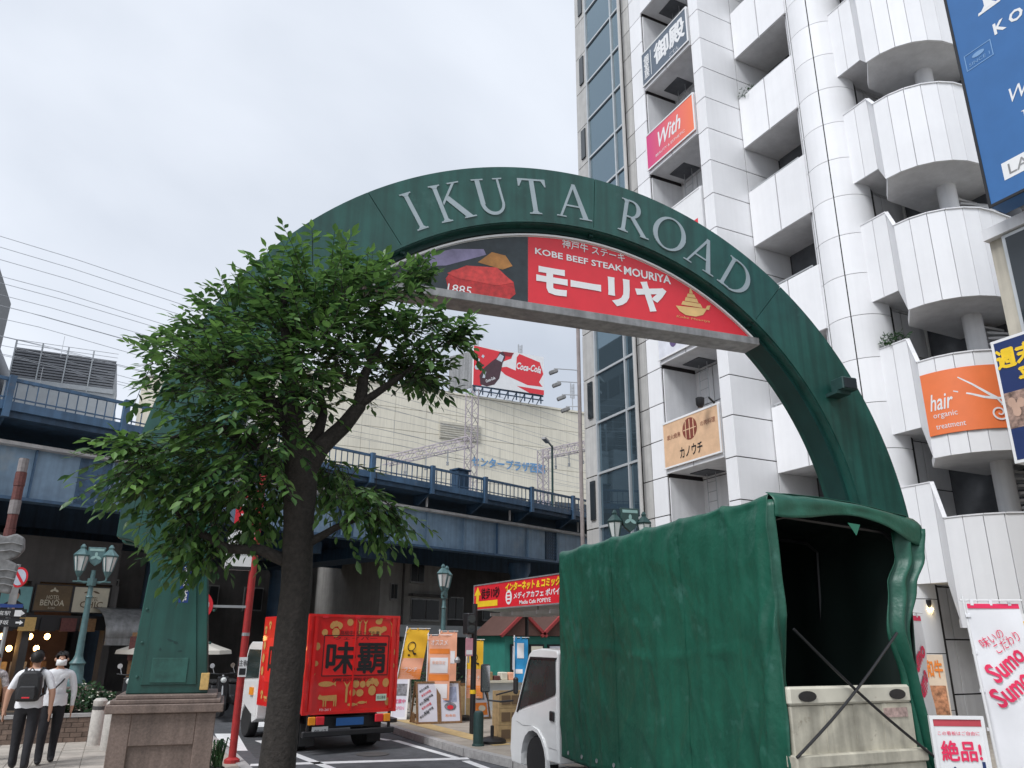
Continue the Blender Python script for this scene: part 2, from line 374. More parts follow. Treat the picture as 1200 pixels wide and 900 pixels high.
# ------------------------------------------------------------------ railway viaduct
VA = Vector((-3.1, 22.74, 0)); VD = Vector((.9358, .3526, 0)); VN = Vector((.3526, -.9358, 0)); VR = math.atan2(.3526, .9358)
def V(s, o, z): return VA+VD*s+VN*o+Vector((0, 0, z))
def vbox(b, s0, s1, o0, o1, z0, z1, mi=0):
    o0, o1 = max(o0, o1), min(o0, o1)       # o0 nearer to the street
    q = [V(s, o, z) for z in (z0, z1) for s, o in ((s0, o0), (s1, o0), (s1, o1), (s0, o1))]
    return b.add(q, [(0, 3, 2, 1), (4, 5, 6, 7), (0, 1, 5, 4), (1, 2, 6, 5), (2, 3, 7, 6), (3, 0, 4, 7)], mi)
def vpiece(name, parent, s0, s1, o0, o1, z0, z1, m):
    c = V((s0+s1)/2, (o0+o1)/2, (z0+z1)/2)
    return piece(name, parent, c.x-(s1-s0)/2, c.x+(s1-s0)/2, c.y-abs(o1-o0)/2, c.y+abs(o1-o0)/2, z0, z1, m, VR)
via = thing('railway_viaduct', 'blue steel railway viaduct with railings crossing behind the green gate', 'viaduct', V(10, 0, -.12))
g = vbox(MB(), -40, 70, 0, -.06, 5.2, 6.47).build('girder', blue_girder, via)
vbox(MB(), -40, 70, .2, -.25, 5.12, 5.2).build('bottom_flange', blue_st, via)
vbox(MB(), -40, 70, .28, -.3, 6.47, 6.56).build('top_flange', pale_fl, via)
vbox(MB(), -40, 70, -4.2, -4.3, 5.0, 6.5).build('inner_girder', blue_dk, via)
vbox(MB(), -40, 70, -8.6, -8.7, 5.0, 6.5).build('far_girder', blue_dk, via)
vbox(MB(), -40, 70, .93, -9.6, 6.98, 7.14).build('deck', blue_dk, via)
vbox(MB(), -40, 70, 1.02, .9, 7.14, 7.36).build('edge_beam', blue_st, via)
vbox(MB(), -40, 70, 1.0, .92, 7.88, 7.96).build('top_rail', blue_st, via)
vbox(MB(), -40, 70, .98, .94, 7.44, 7.47).build('bottom_rail', blue_st, via)
s = -6.
while s < 30:
    vpiece('post', via, s-.075, s+.075, 1.1, .95, 6.95, 8.0, blue_st)
    br = MB(); q = [V(s+e, o, z) for e in (-.04, .04) for o, z in ((1.0, 7.0), (.02, 7.0), (.02, 6.62), (.25, 6.62))]
    br.add(q, [(0, 1, 2, 3), (7, 6, 5, 4), (0, 4, 5, 1), (1, 5, 6, 2), (2, 6, 7, 3), (3, 7, 4, 0)]); br.build('bracket', blue_dk, via)
    s += 2.75
for i in range(150):
    s = -6+i*.235
    if s < 28: vpiece('baluster', via, s-.011, s+.011, .975, .945, 7.36, 7.88, blue_st)
for i in range(-3, 18):
    s = i*1.9+.6
    vpiece('web_stiffener', via, s-.02, s+.02, .1, .0, 5.21, 6.46, blue_st if i % 3 == 0 else blue_girder)
for s in (2.1, 10.2, 21.2):
    vpiece('splice_plate', via, s-.42, s+.42, .03, 0, 5.24, 6.44, blue_dk if s > 20 else blue_st)
    for i in range(6):
        for j in range(9): vpiece('bolt', via, s-.33+i*.13-.025, s-.33+i*.13+.025, .05, .03, 5.3+j*.13, 5.35+j*.13, blue_st)
for s in (3.4, 9.0, 13.5, 18.0, 22.5): vpiece('drain_pipe', via, s-.03, s+.03, .5, .44, 6.56, 7.0, pale_fl)
for (s, o) in ((20.4, -1.2), (20.4, -8), (5.6, -3.4), (5.6, -8.4), (-8, -1.2), (34, -1.2), (13.0, -8.6)):
    b = MB(); b.lathe([(.46, -.12), (.46, .35), (.4, .4), (.4, 4.55), (.5, 4.75), (.5, 5.1)], 20, V(s, o, 0))
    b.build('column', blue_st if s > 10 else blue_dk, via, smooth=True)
for s, z in ((-1.4, 4.6), (9.5, 4.7), (12.5, 4.5)):
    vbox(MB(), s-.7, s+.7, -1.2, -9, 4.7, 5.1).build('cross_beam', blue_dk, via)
# catenary masts and wires over the tracks
def lattice(b, p0, p1, w, n, r=.022):
    p0, p1 = Vector(p0), Vector(p1); d = (p1-p0); u = Vector((0, 0, 1)) if abs(d.normalized().z) < .9 else VD
    x = d.cross(u).normalized()*w/2; y = d.cross(x).normalized()*w/2
    cs = [x+y, x-y, -x-y, -x+y]
    for c in cs: b.beam(p0+c, p1+c, r*2, r*2)
    for i in range(n):
        for k in range(4):
            a, c = cs[k], cs[(k+1) % 4]
            if i % 2: a, c = c, a
            b.beam(p0+a+d*i/n, p0+c+d*(i+1)/n, r, r)
    return b
pale_steel = mat('pale painted steel', (.5, .44, .46), .6, .0, var=.12)
def mast(s, o, z1, boom_o, boom_z, label):
    t = thing('catenary_mast', label, 'mast', V(s, o, 7.14), group='overhead line masts')
    lattice(MB(), V(s, o, 7.14), V(s, o, z1), .42, 14).build('post', pale_steel, t)
    b = lattice(MB(), V(s, o, boom_z), V(s, boom_o, boom_z), .42, 16)
    b.build('boom', pale_steel, t)
    for k in range(3):
        b = MB(); oo = o+(boom_o-o)*(.25+.25*k); b.tube([V(s, oo, boom_z-.2), V(s, oo, boom_z-.75)], .03, 6); b.lathe([(.07, 0), (.07, .05), (.03, .08), (.07, .11), (.07, .16)], 8, V(s, oo, boom_z-.9)); b.build('insulator', steel, t)
    return t
mast(19.0, -3.0, 13.3, -9.4, 10.7, 'pale lattice mast with long boom, in front of the blue wall lettering')
mast(25.5, -4.2, 11.6, -.6, 11.4, 'pale lattice mast beside the glass stair tower')
for i, (o, z, sag) in enumerate(((-2.4, 13.1, .1), (-2.8, 12.55, .1), (-3.4, 12.3, .15), (-4.2, 12.0, .1), (-5.0, 11.55, .2), (-5.8, 11.2, .1), (-6.8, 10.9, .2), (-3.0, 10.3, .1), (-7.6, 12.9, .1), (-6.2, 10.0, .15), (-2.6, 12.85, .1), (-4.6, 11.8, .1), (-6.0, 11.0, .25), (-5.4, 10.5, .1), (-2.2, 11.6, .1))):
    pts = []
    for k in range(40):
        s = -30+k*2.4; f = ((s-18.1) % 16.6)/16.6; pts.append(V(s, o, z-sag*4*f*(1-f)))
    b = MB(); b.tube(pts, .009, 4, cap=False)
    for k in range(6):
        if i in (4, 6): 
            s = -12+k*7.; b.tube([V(s, o, z-.1), V(s, o, z-.85)], .009, 4)
    lab = ['highest', 'second highest', 'third highest', 'fourth highest', 'fifth highest', 'sixth highest', 'seventh highest', 'low', 'rearmost', 'lowest', 'one just under the highest', 'one midway up', 'slackest', 'one just above the railing', 'one nearest the street'][i]
    tag(b.build('overhead_wire', steel), 'thin grey railway wire, %s of those left of the tree' % lab, 'wire', 'overhead wires')
t = thing('platform_lamp', 'slim dark lamp post on the viaduct railing below the blue wall lettering', 'lamp post', V(20.6, .6, 7.14))
MB().tube([V(20.6, .6, 7.14), V(20.6, .6, 10.2)], .05, 8).build('post', lamp_dk, t)
MB().beam(V(20.6, .6, 10.15), V(19.9, .9, 10.25), .06, .06).build('arm', lamp_dk, t)
MB().beam(V(20.0, .85, 10.2), V(19.5, 1.05, 10.26), .2, .12).build('lamp_head', grey_m, t, bevel=.02)
t = thing('relay_box', 'small dark blue cabinet behind the viaduct railing', 'cabinet', V(15.4, .3, 7.14))
vbox(MB(), 15.1, 15.7, .4, 0, 7.14, 8.25).build('body', blue_dk, t, bevel=.02); vbox(MB(), 15.05, 15.75, .46, -.06, 8.25, 8.31).build('lid', blue_dk, t)

# ------------------------------------------------------------------ buildings beyond the viaduct
vent_c = mat('cream vent', (.55, .52, .44), .7, var=.1)
t = thing('cream_department_store', 'long cream clad building with a red billboard on its roof, behind the viaduct', 'building', (36, 66, -.12))
MB().box(8, 75, 66.1, 90, -.12, 24.4).build('wall', side_clad, t)
for j in range(11):
    for i in range(22):
        x0 = 8+i*3.05; z0 = 1.5+j*2.08
        if z0 > 6: piece('facade_panel', t, x0+.012, x0+3.038, 66, 66.12, z0+.02, z0+2.06, cream)
MB().box(7.9, 75.1, 65.9, 66.3, 24.4, 24.6).build('coping', cream, t)
for x0 in (24.6,): 
    MB().box(x0, x0+4.2, 65.9, 66.05, 19.9, 21.6).build('vent_panel', vent_c, t)
    for k in range(7): piece('louvre', t, x0+.05, x0+4.15, 65.84, 65.9, 20.0+k*.22, 20.1+k*.22, vent_c)
for i in range(9):
    MB().box(16+i*3, 18.7+i*3, 65.9, 66.02, 13.2, 14.9).build('window', win_glass, t)
fr = Frame((31.9, 65.98, 18.05), FRONT)
bl = mat('building lettering blue', (.12, .3, .55), .4, var=.1)
text(t, fr, 'センタープラザ西館', 0, 0, .95, bl, w=7.9, bold=.04, d=.1)
# billboard
t = thing('roof_billboard', 'red and white drink billboard with a dark bottle on the cream roof', 'billboard', (31.5, 65.5, 24.6))
fr = Frame((31.5, 65.2, 27.5), (1, -.03, 0)); slab(t, fr, 7.7, 4.1, .3, swhite)
slab(t, Frame((27.2, 66.9, 27.3), (.55, -1, 0)), 3.6, 3.8, .2, grey_m, 'side_panel')
patch(t, fr, [[(-3.85, -.2), (-3.85, 2.05), (.35, 1.75), (.2, 1.3), (-.6, .9), (-2.2, -.5), (-3.0, -2.05), (-3.85, -2.05)],
              [(.8, 1.55), (1.1, 1.95), (3.4, 1.4), (3.8, .2), (3.3, -.75), (3.7, -1.2), (2, -1.25), (-.4, -.55), (-1.3, .1), (-.3, .35), (.7, .1)],
              [(.8, -1.5), (3.85, -1.55), (3.85, -2.05), (2.2, -2.05)]], sred, 'red_print')
bottle = [(-3.1, -1.9), (-3.2, -1.0), (-2.7, -.1), (-1.9, .7), (-1.35, 1.15), (-1.1, 1.75), (-.75, 1.9), (-.45, 1.6), (-.5, 1.2), (-.75, .7), (-.9, -.1), (-1.1, -1.0), (-1.6, -1.7), (-2.4, -2.02)]
patch(t, fr, [bottle], mat('bottle dark', (.06, .02, .03), .3, var=.2, scale=3), 'bottle_print', d=.014)
patch(t, fr, [[(-1.45, .95), (-1.05, 1.6), (-.62, 1.4), (-.85, .75)], [(-2.9, -1.2), (-2.75, -.6), (-2.5, -.5), (-2.65, -1.2)], [(-3.05, 1.0), (-2.9, 1.25), (-2.7, 1.1), (-2.85, .85)], ell(-3.5, -.2, .25, .25), ell(-3.35, .6, .15, .15)],
      mat('bottle shine', (.55, .6, .66), .3), 'highlight_print', d=.02)
patch(t, fr, [[(-.75, 1.9), (.5, 1.95), (.15, 1.5), (-.45, 1.5)]], mat('bottle cap dark red', (.25, .01, .02), .4), 'cap_print', d=.02)
text(t, fr, 'Coca-Cola', 2.15, .62, .78, swhite, w=2.75, bold=.03, shear=.35, d=.02, rot=-.06, bend=lambda x: .05*math.sin(x*2.2))
text(t, fr, 'Coca-Cola', -2.05, -1.25, .3, swhite, w=1.1, bold=.03, shear=.35, d=.02, rot=.5)
b = MB()
for i in range(9):
    x = 27.8+i*.92; b.beam((x, 65.4, 24.6), (x, 65.4, 25.5), .1, .1); b.beam((x, 65.4, 25.4), (x, 66.6, 24.6), .07, .07)
b.beam((27.6, 65.35, 25.38), (35.4, 65.35, 25.38), .12, .12); b.beam((27.6, 65.35, 24.95), (35.4, 65.35, 24.95), .1, .1)
b.build('support_frame', blue_dk, t)
for (x, y, z, h, lab) in ((27.6, 68, 24.6, 7.2, 'thin aerial left of the red billboard'), (29.2, 68.4, 24.6, 7.3, 'thin aerial just above the left end of the red billboard'), (34.1, 68, 24.6, 7.0, 'thin aerial above the right end of the red billboard'), (41.6, 70, 24.6, 4.4, 'roof aerial on the cream building beside the glass tower')):
    t = thing('roof_aerial', lab, 'aerial', (x, y, z), group='roof aerials')
    MB().tube([(x, y, z), (x, y, z+h)], [.07, .05], 6).build('mast', steel, t)
    b = MB()
    for k in range(4): b.beam((x-.25, y, z+h-.4-k*.4), (x+.25, y, z+h-.4-k*.4), .05, .05)
    for sx in (-.2, .2): b.beam((x+sx, y, z+h-1.6), (x+sx, y, z+h+.1), .12, .08)
    b.build('antenna', steel, t)
# louvred plant building on the left
t = thing('plant_building', 'grey louvred roof plant building above the viaduct railing at far left', 'building', (-6, 61, -.12))
pale_b = mat('pale blue grey wall', (.5, .53, .55), .7, var=.08); louv = mat('grey louvre', (.2, .21, .23), .5, var=.1, rnd=.1)
MB().box(-9.4, -2.6, 60.2, 70, -.12, 18.9).build('wall', pale_b, t); MB().box(-9.2, -2.8, 60.4, 69, 18.9, 20.9).build('plant_core', louv, t)
for k in range(4):
    x0 = -9.2+k*1.6
    for j in range(11): piece('louvre', t, x0+.06, x0+1.54, 60.2, 60.4, 18.95+j*.2, 19.08+j*.2, louv)
    MB().box(x0-.04, x0+.04, 60.1, 60.4, 18.4, 21.6).build('post', pale_b, t)
MB().box(-9.3, -2.7, 60.12, 60.2, 18.55, 18.9).build('ledge', pale_b, t)
b = MB()
for j in range(3): b.beam((-9.2, 60.1, 21.0+j*.3), (-2.8, 60.1, 21.0+j*.3), .03, .03)
b.build('wire_rail', steel, t)
t = thing('far_plant_building', 'grey roof plant block cut by the left edge of the picture', 'building', (-13, 61, -.12))
MB().box(-16, -10.0, 60.2, 70, -.12, 19.2).build('wall', pale_b, t); MB().box(-15.8, -10.2, 60.4, 69, 19.2, 21.1).build('plant_core', louv, t)
for j in range(10): piece('louvre', t, -15.8, -10.2, 60.2, 60.4, 19.2+j*.2, 19.33+j*.2, louv)
t = thing('roof_tank', 'beige cylindrical roof tank behind the left shoulder of the gate', 'tank', (.3, 60, -.12))
MB().lathe([(1.25, -.12), (1.25, 19.7), (1.2, 19.9)], 24, (.3, 60, 0)).build('drum', cream, t, smooth=True); MB().lathe([(1.3, 19.9), (1.3, 20.02), (.4, 20.2)], 24, (.3, 60, 0)).build('lid', side_clad, t)
# buildings seen under the deck
def backb(name, label, s0, s1, o, h, m, wins, wm=shade_glass, depth=8):
    t = thing(name, label, 'building', V((s0+s1)/2, o, -.12))
    vbox(MB(), s0, s1, o, o-depth, -.12, h).build('wall', m, t)
    for (a, c, z0, z1) in wins:
        f = vbox(MB(), a-.06, c+.06, o+.05, o-.02, z0-.06, z1+.06).build('window', grey_m, t)
        vbox(MB(), a, (a+c)/2-.03, o+.08, o+.05, z0, z1).build('pane', wm, f); vbox(MB(), (a+c)/2+.03, c, o+.08, o+.05, z0, z1).build('pane', wm, f)
        vpiece('sill', f, a-.1, c+.1, o+.14, o+.05, z0-.1, z0-.06, m)
    return t
t = backb('concrete_apartment', 'weathered concrete building with dark windows under the viaduct, right of red truck', 16.2, 20.2, -5.6, 6.9, conc, [(17.9, 18.6, 4.4, 5.2), (18.0, 19.6, 2.75, 3.6), (16.8, 17.1, 3.6, 4.2)])
vbox(MB(), 15.2, 26, -5.4, -5.7, 2.0, 2.5).build('shop_fascia', pale_b, t)
text(t, Frame(V(16.2, -5.39, 2.25), VD), 'ホテル', 0, 0, .3, blackp, d=.01)
pipe = MB(); pipe.tube([V(17.4, -5.5, 1.8), V(17.4, -5.5, 6.5)], .05, 6); pipe.build('drain_pipe', conc_d, t)
vbox(MB(), 17.8, 20.1, -5.25, -5.6, 3.75, 3.85).build('canopy', conc_d, t)
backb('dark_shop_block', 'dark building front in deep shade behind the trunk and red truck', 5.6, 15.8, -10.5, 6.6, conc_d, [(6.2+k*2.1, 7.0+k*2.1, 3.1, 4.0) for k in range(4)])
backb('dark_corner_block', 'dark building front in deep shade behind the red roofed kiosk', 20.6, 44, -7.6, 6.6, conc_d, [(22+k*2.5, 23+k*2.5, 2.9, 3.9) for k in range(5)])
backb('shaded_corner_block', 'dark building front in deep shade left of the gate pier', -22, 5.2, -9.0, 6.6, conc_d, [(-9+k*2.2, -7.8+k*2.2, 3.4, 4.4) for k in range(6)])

# ------------------------------------------------------------------ the gate arch
GA = RAD(-6.5); GZ = 3.34; RO, RI = 6.66, 5.55
arch = thing('gate_arch', 'tall green arch gate with silver serif lettering spanning the street', 'gate', (6.44, 10.44, 0), GA, local=True)
def arc(r, a0, a1, n): return [(r*math.cos(RAD(a0+(a1-a0)*i/n)), GZ+r*math.sin(RAD(a0+(a1-a0)*i/n))) for i in range(n+1)]
def strip(a0, a1, ro, ri, n=24): return arc(ro, a0, a1, n)+arc(ri, a1, a0, n)
def pier(sx, grow=0.):
    g = grow
    q = [(-RO-g, GZ+.02), (-RO-g, 3.09), (-6.62, 3.07-g)]+[(-6.62+(.42-g)*math.sin(RAD(t)), 2.65+(.42-g)*math.cos(RAD(t))) for t in (15, 30, 45, 60, 75, 90)]
    q += [(-6.21-g, 2.6), (-6.27-g, 1.2), (-5.33+g, 1.2), (-5.5+g, 2.6), (-RI+g, GZ+.02)]
    return [(x*sx, z) for x, z in q]
def arcbody(a0, a1, ro, ri, y0, y1, name, m, n=24):
    b = MB(); A = arc(ro, a0, a1, n); B = arc(ri, a0, a1, n); vs = []
    for (x, z), (x2, z2) in zip(A, B): vs += [(x, y0, z), (x2, y0, z2), (x2, y1, z2), (x, y1, z)]
    fs = []
    for i in range(n):
        o = i*4
        for k in range(4): fs.append((o+k, o+4+k, o+4+(k+1) % 4, o+(k+1) % 4))
    fs += [(0, 1, 2, 3), (n*4+3, n*4+2, n*4+1, n*4)]
    b.add(vs, fs); o = b.build(name, m, arch, smooth=True); return o
for y0, y1, nm in ((0, .2, 'face_plate'), (.6, .8, 'back_plate')):
    for a0, a1 in ((.0, 50.1), (50.2, 87.25), (87.35, 124.85), (124.95, 180)):
        arcbody(a0, a1, RO, RI, y0, y1, nm, green, 30)
    for sx in (-1, 1): MB().prism(pier(sx), 'y', y0, y1).build('pier_plate', green, arch, bevel=.012)
arcbody(0, 180, RO-.06, RI-.07, .19, .61, 'arch_core', green_d, 90)
for sx in (-1, 1):
    MB().prism(pier(sx, -.05), 'y', .19, .61).build('pier_core', green_d, arch)
    MB().prism([(x*sx, z) for x, z in ((-6.12, 1.3), (-6.08, 2.45), (-5.95, 2.9), (-5.6, 2.9), (-5.62, 2.5), (-5.47, 1.3))], 'y', -.018, .01).build('pier_panel', green, arch, bevel=.008)
MB().box(-6.02, -5.6, -.03, 0, 1.33, 1.62).build('access_panel', mat('faded green panel', (.022, .095, .078), .55, var=.3, scale=7), arch, bevel=.004)
scf = MB(); fr = Frame((0, -.018, 0), FRONT)
for i, (x, z, a, b_, r_) in enumerate(((-5.85, 1.83, .05, .012, -.3), (-5.78, 1.8, .03, .018, -.5), (-5.72, 1.7, .025, .01, .1), (-5.95, 1.72, .012, .02, 0), (-5.66, 1.36, .05, .006, 0))): scf.add([fr.p(x+p[0], z+p[1], .003+.0004*i) for p in ell(0, 0, a, b_, 9, r_, .3)], [tuple(range(9))])
scf.build('scuff_marks', green_d, arch)['kind'] = 'stuff'
for sx in (-1, 1):
    for z in (1.4, 1.8, 2.2):
        for xx in (-6.2, -5.4): MB().lathe([(.018, 0), (.018, -.012), (.008, -.016)], 8, (xx*sx*.995, 0, z), axis='y').build('bolt', green, arch)
MB().box(-5.43, -5.33, -.02, .1, 1.24, 1.44).build('socket_box', gold, arch, bevel=.005)
arcbody(0.5, 179.5, RI+.06, RI+.015, -.03, .0, 'inner_bead', green, 70)
for a in (50.15, 87.3, 124.9):
    c, s_ = math.cos(RAD(a)), math.sin(RAD(a)); MB().beam((c*(RI-.02), .1, GZ+s_*(RI-.02)), (c*(RI-.02), .3, GZ+s_*(RI-.02)), .08, .05).build('joint_clip', green_d, arch)
for sx in (-1, 1):
    p = MB(); cx = -5.78*sx
    def bx(b, w, y0, y1, z0, z1): b.box(cx-w/2, cx+w/2, y0, y1, z0, z1)
    bx(p, 1.16, -.2, 1.0, -.12, 1.0); pd = p.build('pedestal', granite, arch, bevel=.012)
    c = MB(); bx(c, 1.32, -.3, 1.1, 1.0, 1.1); bx(c, 1.24, -.25, 1.05, 1.1, 1.15); bx(c, 1.14, -.18, 1.0, 1.15, 1.2); c.build('cornice', granite, arch, bevel=.01)
    q = MB()
    for a, b_, z0, z1 in ((-.58, -.36, .0, 1.0), (.36, .58, .0, 1.0), (-.36, .36, .74, 1.0), (-.36, .36, .0, .12)): q.box(cx+a, cx+b_, -.235, -.198, z0-.1, z1-.003)
    q.build('panel_frame', granite, pd, bevel=.008)
# roman capitals, unit height, strokes as polygons
def serif(x0, x1, y, t=.035, dirn=1): return [(x0, y), (x1, y), (x1-.01, y+dirn*t), (x0+.01, y+dirn*t)]
def brk(x0, x1, y, dirn, e=.05): return [(x0-e, y), (x1+e, y), (x1, y+dirn*e), (x0, y+dirn*e)]
def ring(cx, cy, a, b, a2, b2, t0, t1, n=20, dx=0.):
    out = []
    o = [(cx+a*math.cos(RAD(t0+(t1-t0)*i/n)), cy+b*math.sin(RAD(t0+(t1-t0)*i/n))) for i in range(n+1)]
    q = [(cx+dx+a2*math.cos(RAD(t0+(t1-t0)*i/n)), cy+b2*math.sin(RAD(t0+(t1-t0)*i/n))) for i in range(n+1)]
    return [[o[i], o[i+1], q[i+1], q[i]] for i in range(n)]
def stem(x, w=.105, y0=0, y1=1, l=.1): return [[(x, y0), (x+w, y0), (x+w, y1), (x, y1)], serif(x-l, x+w+l, y0), serif(x-l, x+w+l, y1, dirn=-1), brk(x, x+w, y0+.033, 1), brk(x, x+w, y1-.033, -1)]
GL = {
 'I': (.33, stem(.1)),
 'K': (.86, stem(.1)+[[(.225, .44), (.225, .52), (.62, .97), (.7, .97)], [(.33, .56), (.43, .66), (.86, .03), (.68, .03)], serif(.5, .82, 1, dirn=-1), serif(.62, .95, 0)]),
 'U': (.86, [[(.1, .3), (.225, .3), (.225, 1), (.1, 1)], [(.68, .3), (.74, .3), (.74, 1), (.68, 1)], serif(0, .33, 1, dirn=-1), serif(.58, .84, 1, dirn=-1)]+ring(.42, .32, .32, .335, .235, .25, 180, 360, 16, .02)),
 'T': (.8, [[(.34, 0), (.465, 0), (.465, .97), (.34, .97)], [(.02, .95), (.78, .95), (.78, 1), (.02, 1)], [(.02, .96), (.02, .78), (.05, .78), (.14, .95)], [(.78, .96), (.78, .78), (.75, .78), (.66, .95)], serif(.23, .57, 0), brk(.34, .465, .033, 1)]),
 'A': (.88, [[(.06, .02), (.12, .02), (.47, .93), (.42, 1)], [(.4, 1), (.5, 1), (.86, .02), (.71, .02)], [(.22, .33), (.66, .33), (.64, .375), (.24, .375)], serif(-.03, .24, 0), serif(.6, .96, 0)]),
 'R': (.82, stem(.1)+ring(.3, .73, .29, .27, .17, .225, -90, 90, 14)+[[(.2, .955), (.31, .955), (.31, 1), (.2, 1)], [(.2, .46), (.31, .46), (.31, .505), (.2, .505)], [(.31, .47), (.43, .5), (.84, .03), (.68, .03)], serif(.66, .92, 0)]),
 'O': (1.0, ring(.5, .5, .5, .52, .365, .47, 0, 360, 36)),
 'D': (.95, stem(.1)+ring(.36, .5, .52, .5, .385, .455, -90, 90, 20)+[[(.2, .955), (.37, .955), (.37, 1), (.2, 1)], [(.2, 0), (.37, 0), (.37, .045), (.2, .045)]]),
}
for ch, ang in (('I', 119.9), ('K', 113.4), ('U', 106.2), ('T', 98.6), ('A', 91.3), ('R', 79.7), ('O', 72.4), ('A', 65.3), ('D', 57.5)):
    w, polys = GL[ch]; a = RAD(ang); er = Vector((math.cos(a), 0, math.sin(a))); et = Vector((math.sin(a), 0, -math.cos(a))); H = .70; b = MB()
    for i, pl in enumerate(polys):
        n = len(pl); ar = sum(pl[k][0]*pl[(k+1) % n][1]-pl[(k+1) % n][0]*pl[k][1] for k in range(n))
        q = pl if ar > 0 else pl[::-1]
        pts = [Vector((0, 0, GZ))+er*(5.73+y*H)+et*((x-w/2)*H) for x, y in q]; t_ = .012+.0005*i
        vs = [p+Vector((0, -t_, 0)) for p in pts]+[p+Vector((0, .004, 0)) for p in pts]
        b.add(vs, [tuple(range(n)), tuple(range(n, 2*n))[::-1]]+[(k, n+k, n+(k+1) % n, (k+1) % n) for k in range(n)])
    b.build('letter', silver, arch)['label'] = 'silver serif capital letter '+ch
# illuminated sign in the arch
sg = thing('arch_sign', 'red steak restaurant sign with meat photo hung under the green arch', 'sign', (6.44, 10.44, 7.2), GA, local=True)
RS, ZB = 5.42, 7.36-7.2; Z0 = GZ-7.2; hc = math.sqrt(RS**2-(ZB-Z0)**2); a0 = math.degrees(math.acos(hc/RS))
seg = [(RS*math.cos(RAD(a0+(180-2*a0)*i/40)), Z0+RS*math.sin(RAD(a0+(180-2*a0)*i/40))) for i in range(41)]
MB().prism(seg, 'y', .21, .6).build('light_box', swhite, sg)
xs = -.93; zt = Z0+math.sqrt(RS**2-xs**2)
red = [(xs, ZB)]+[(hc-.04, ZB)]+[(x, z-.03) for x, z in seg if x > xs and x < hc-.1]+[(xs, zt-.03)]
blk = [(-hc+.04, ZB), (xs-.002, ZB), (xs-.002, zt-.03)]+[(x, z-.03) for x, z in seg if x < xs and x > -hc+.1]
fs = Frame((0, .21, 0), FRONT)
patch(sg, fs, [red], sred, 'red_field'); patch(sg, fs, [blk], mat('photo dark', (.02, .03, .035), .35, var=.4, scale=4), 'photo_field')
b = MB()
for i in range(40):
    (x, z), (x2, z2) = seg[i], seg[i+1]; b.beam((x, .19, z), (x2, .19, z2), .05, .035)
b.build('rim', swhite, sg)
MB().box(-hc-.12, hc+.12, .14, .62, ZB-.15, ZB).build('base_tray', grey_m, sg, bevel=.01)
steak = mat('raw steak red', (.45, .025, .025), .4, var=.35, scale=9); steak2 = mat('steak lit top', (.6, .05, .045), .4, var=.3, scale=9)
patch(sg, fs, [[(-2.4, .38), (-2.33, .12), (-2.0, .05), (-1.35, .1), (-1.16, .3), (-1.2, .52), (-1.5, .72), (-2.0, .66), (-2.3, .55)]], steak, 'steak_print', d=.008)
patch(sg, fs, [[(-2.38, .48), (-2.2, .42), (-1.5, .4), (-1.2, .5), (-1.5, .74), (-2.05, .68)]], steak2, 'steak_top_print', d=.011)
patch(sg, fs, [[(-2.95, .5), (-2.4, .62), (-1.7, .95), (-1.75, 1.05), (-2.3, .95), (-2.75, .75)]], mat('knife mauve', (.25, .22, .36), .3, var=.3), 'knife_print', d=.008)
patch(sg, fs, [[(-1.85, .78), (-1.4, .72), (-1.22, .82), (-1.35, 1.0), (-1.6, 1.02)]], mat('garnish ochre', (.45, .2, .05), .5, var=.3), 'garnish_print', d=.009)
patch(sg, fs, [[(-1.5, .03), (-1.2, .02), (-1.28, .1), (-1.42, .11)]], mat('garnish pink', (.6, .25, .2), .5), 'garnish_print', d=.009)
text(sg, fs, '1885', -2.16, .215, .16, swhite, w=.42, d=.012, shear=.1)
tilt = lambda x: -.02*x*x
text(sg, fs, '神戸牛 ステーキ', .35, 1.42, .17, swhite, w=1.25, bold=.012, d=.012, bend=lambda x: -.06*x-.03*x*x)
text(sg, fs, 'KOBE BEEF STEAK', .06, 1.17, .125, swhite, w=1.72, bold=.02, d=.012, bend=lambda x: -.03*x)
text(sg, fs, 'MOURIYA', 1.44, 1.105, .17, swhite, w=.98, bold=.025, d=.012, bend=lambda x: -.04*x)
text(sg, fs, 'モーリヤ', .52, .67, .60, swhite, w=2.6, bold=.055, d=.014)
ship = [[(2.0, .58), (2.68, .62), (2.58, .48), (2.42, .42), (2.2, .42), (2.08, .48)], [(2.12, .62), (2.58, .62), (2.54, .7), (2.16, .7)], [(2.2, .71), (2.5, .71), (2.47, .79), (2.23, .79)], [(2.25, .8), (2.45, .8), (2.42, .87), (2.28, .87)], [(2.31, .88), (2.39, .88), (2.36, .98), (2.33, .98)], [(2.64, .6), (2.72, .6), (2.76, .7), (2.68, .68)]]
patch(sg, fs, ship, mat('emblem gold', (.75, .5, .2), .45), 'ship_emblem', d=.012)
text(sg, fs, 'Kobe Mouriya', 2.36, .36, .06, gold, w=.72, d=.012, shear=.2)
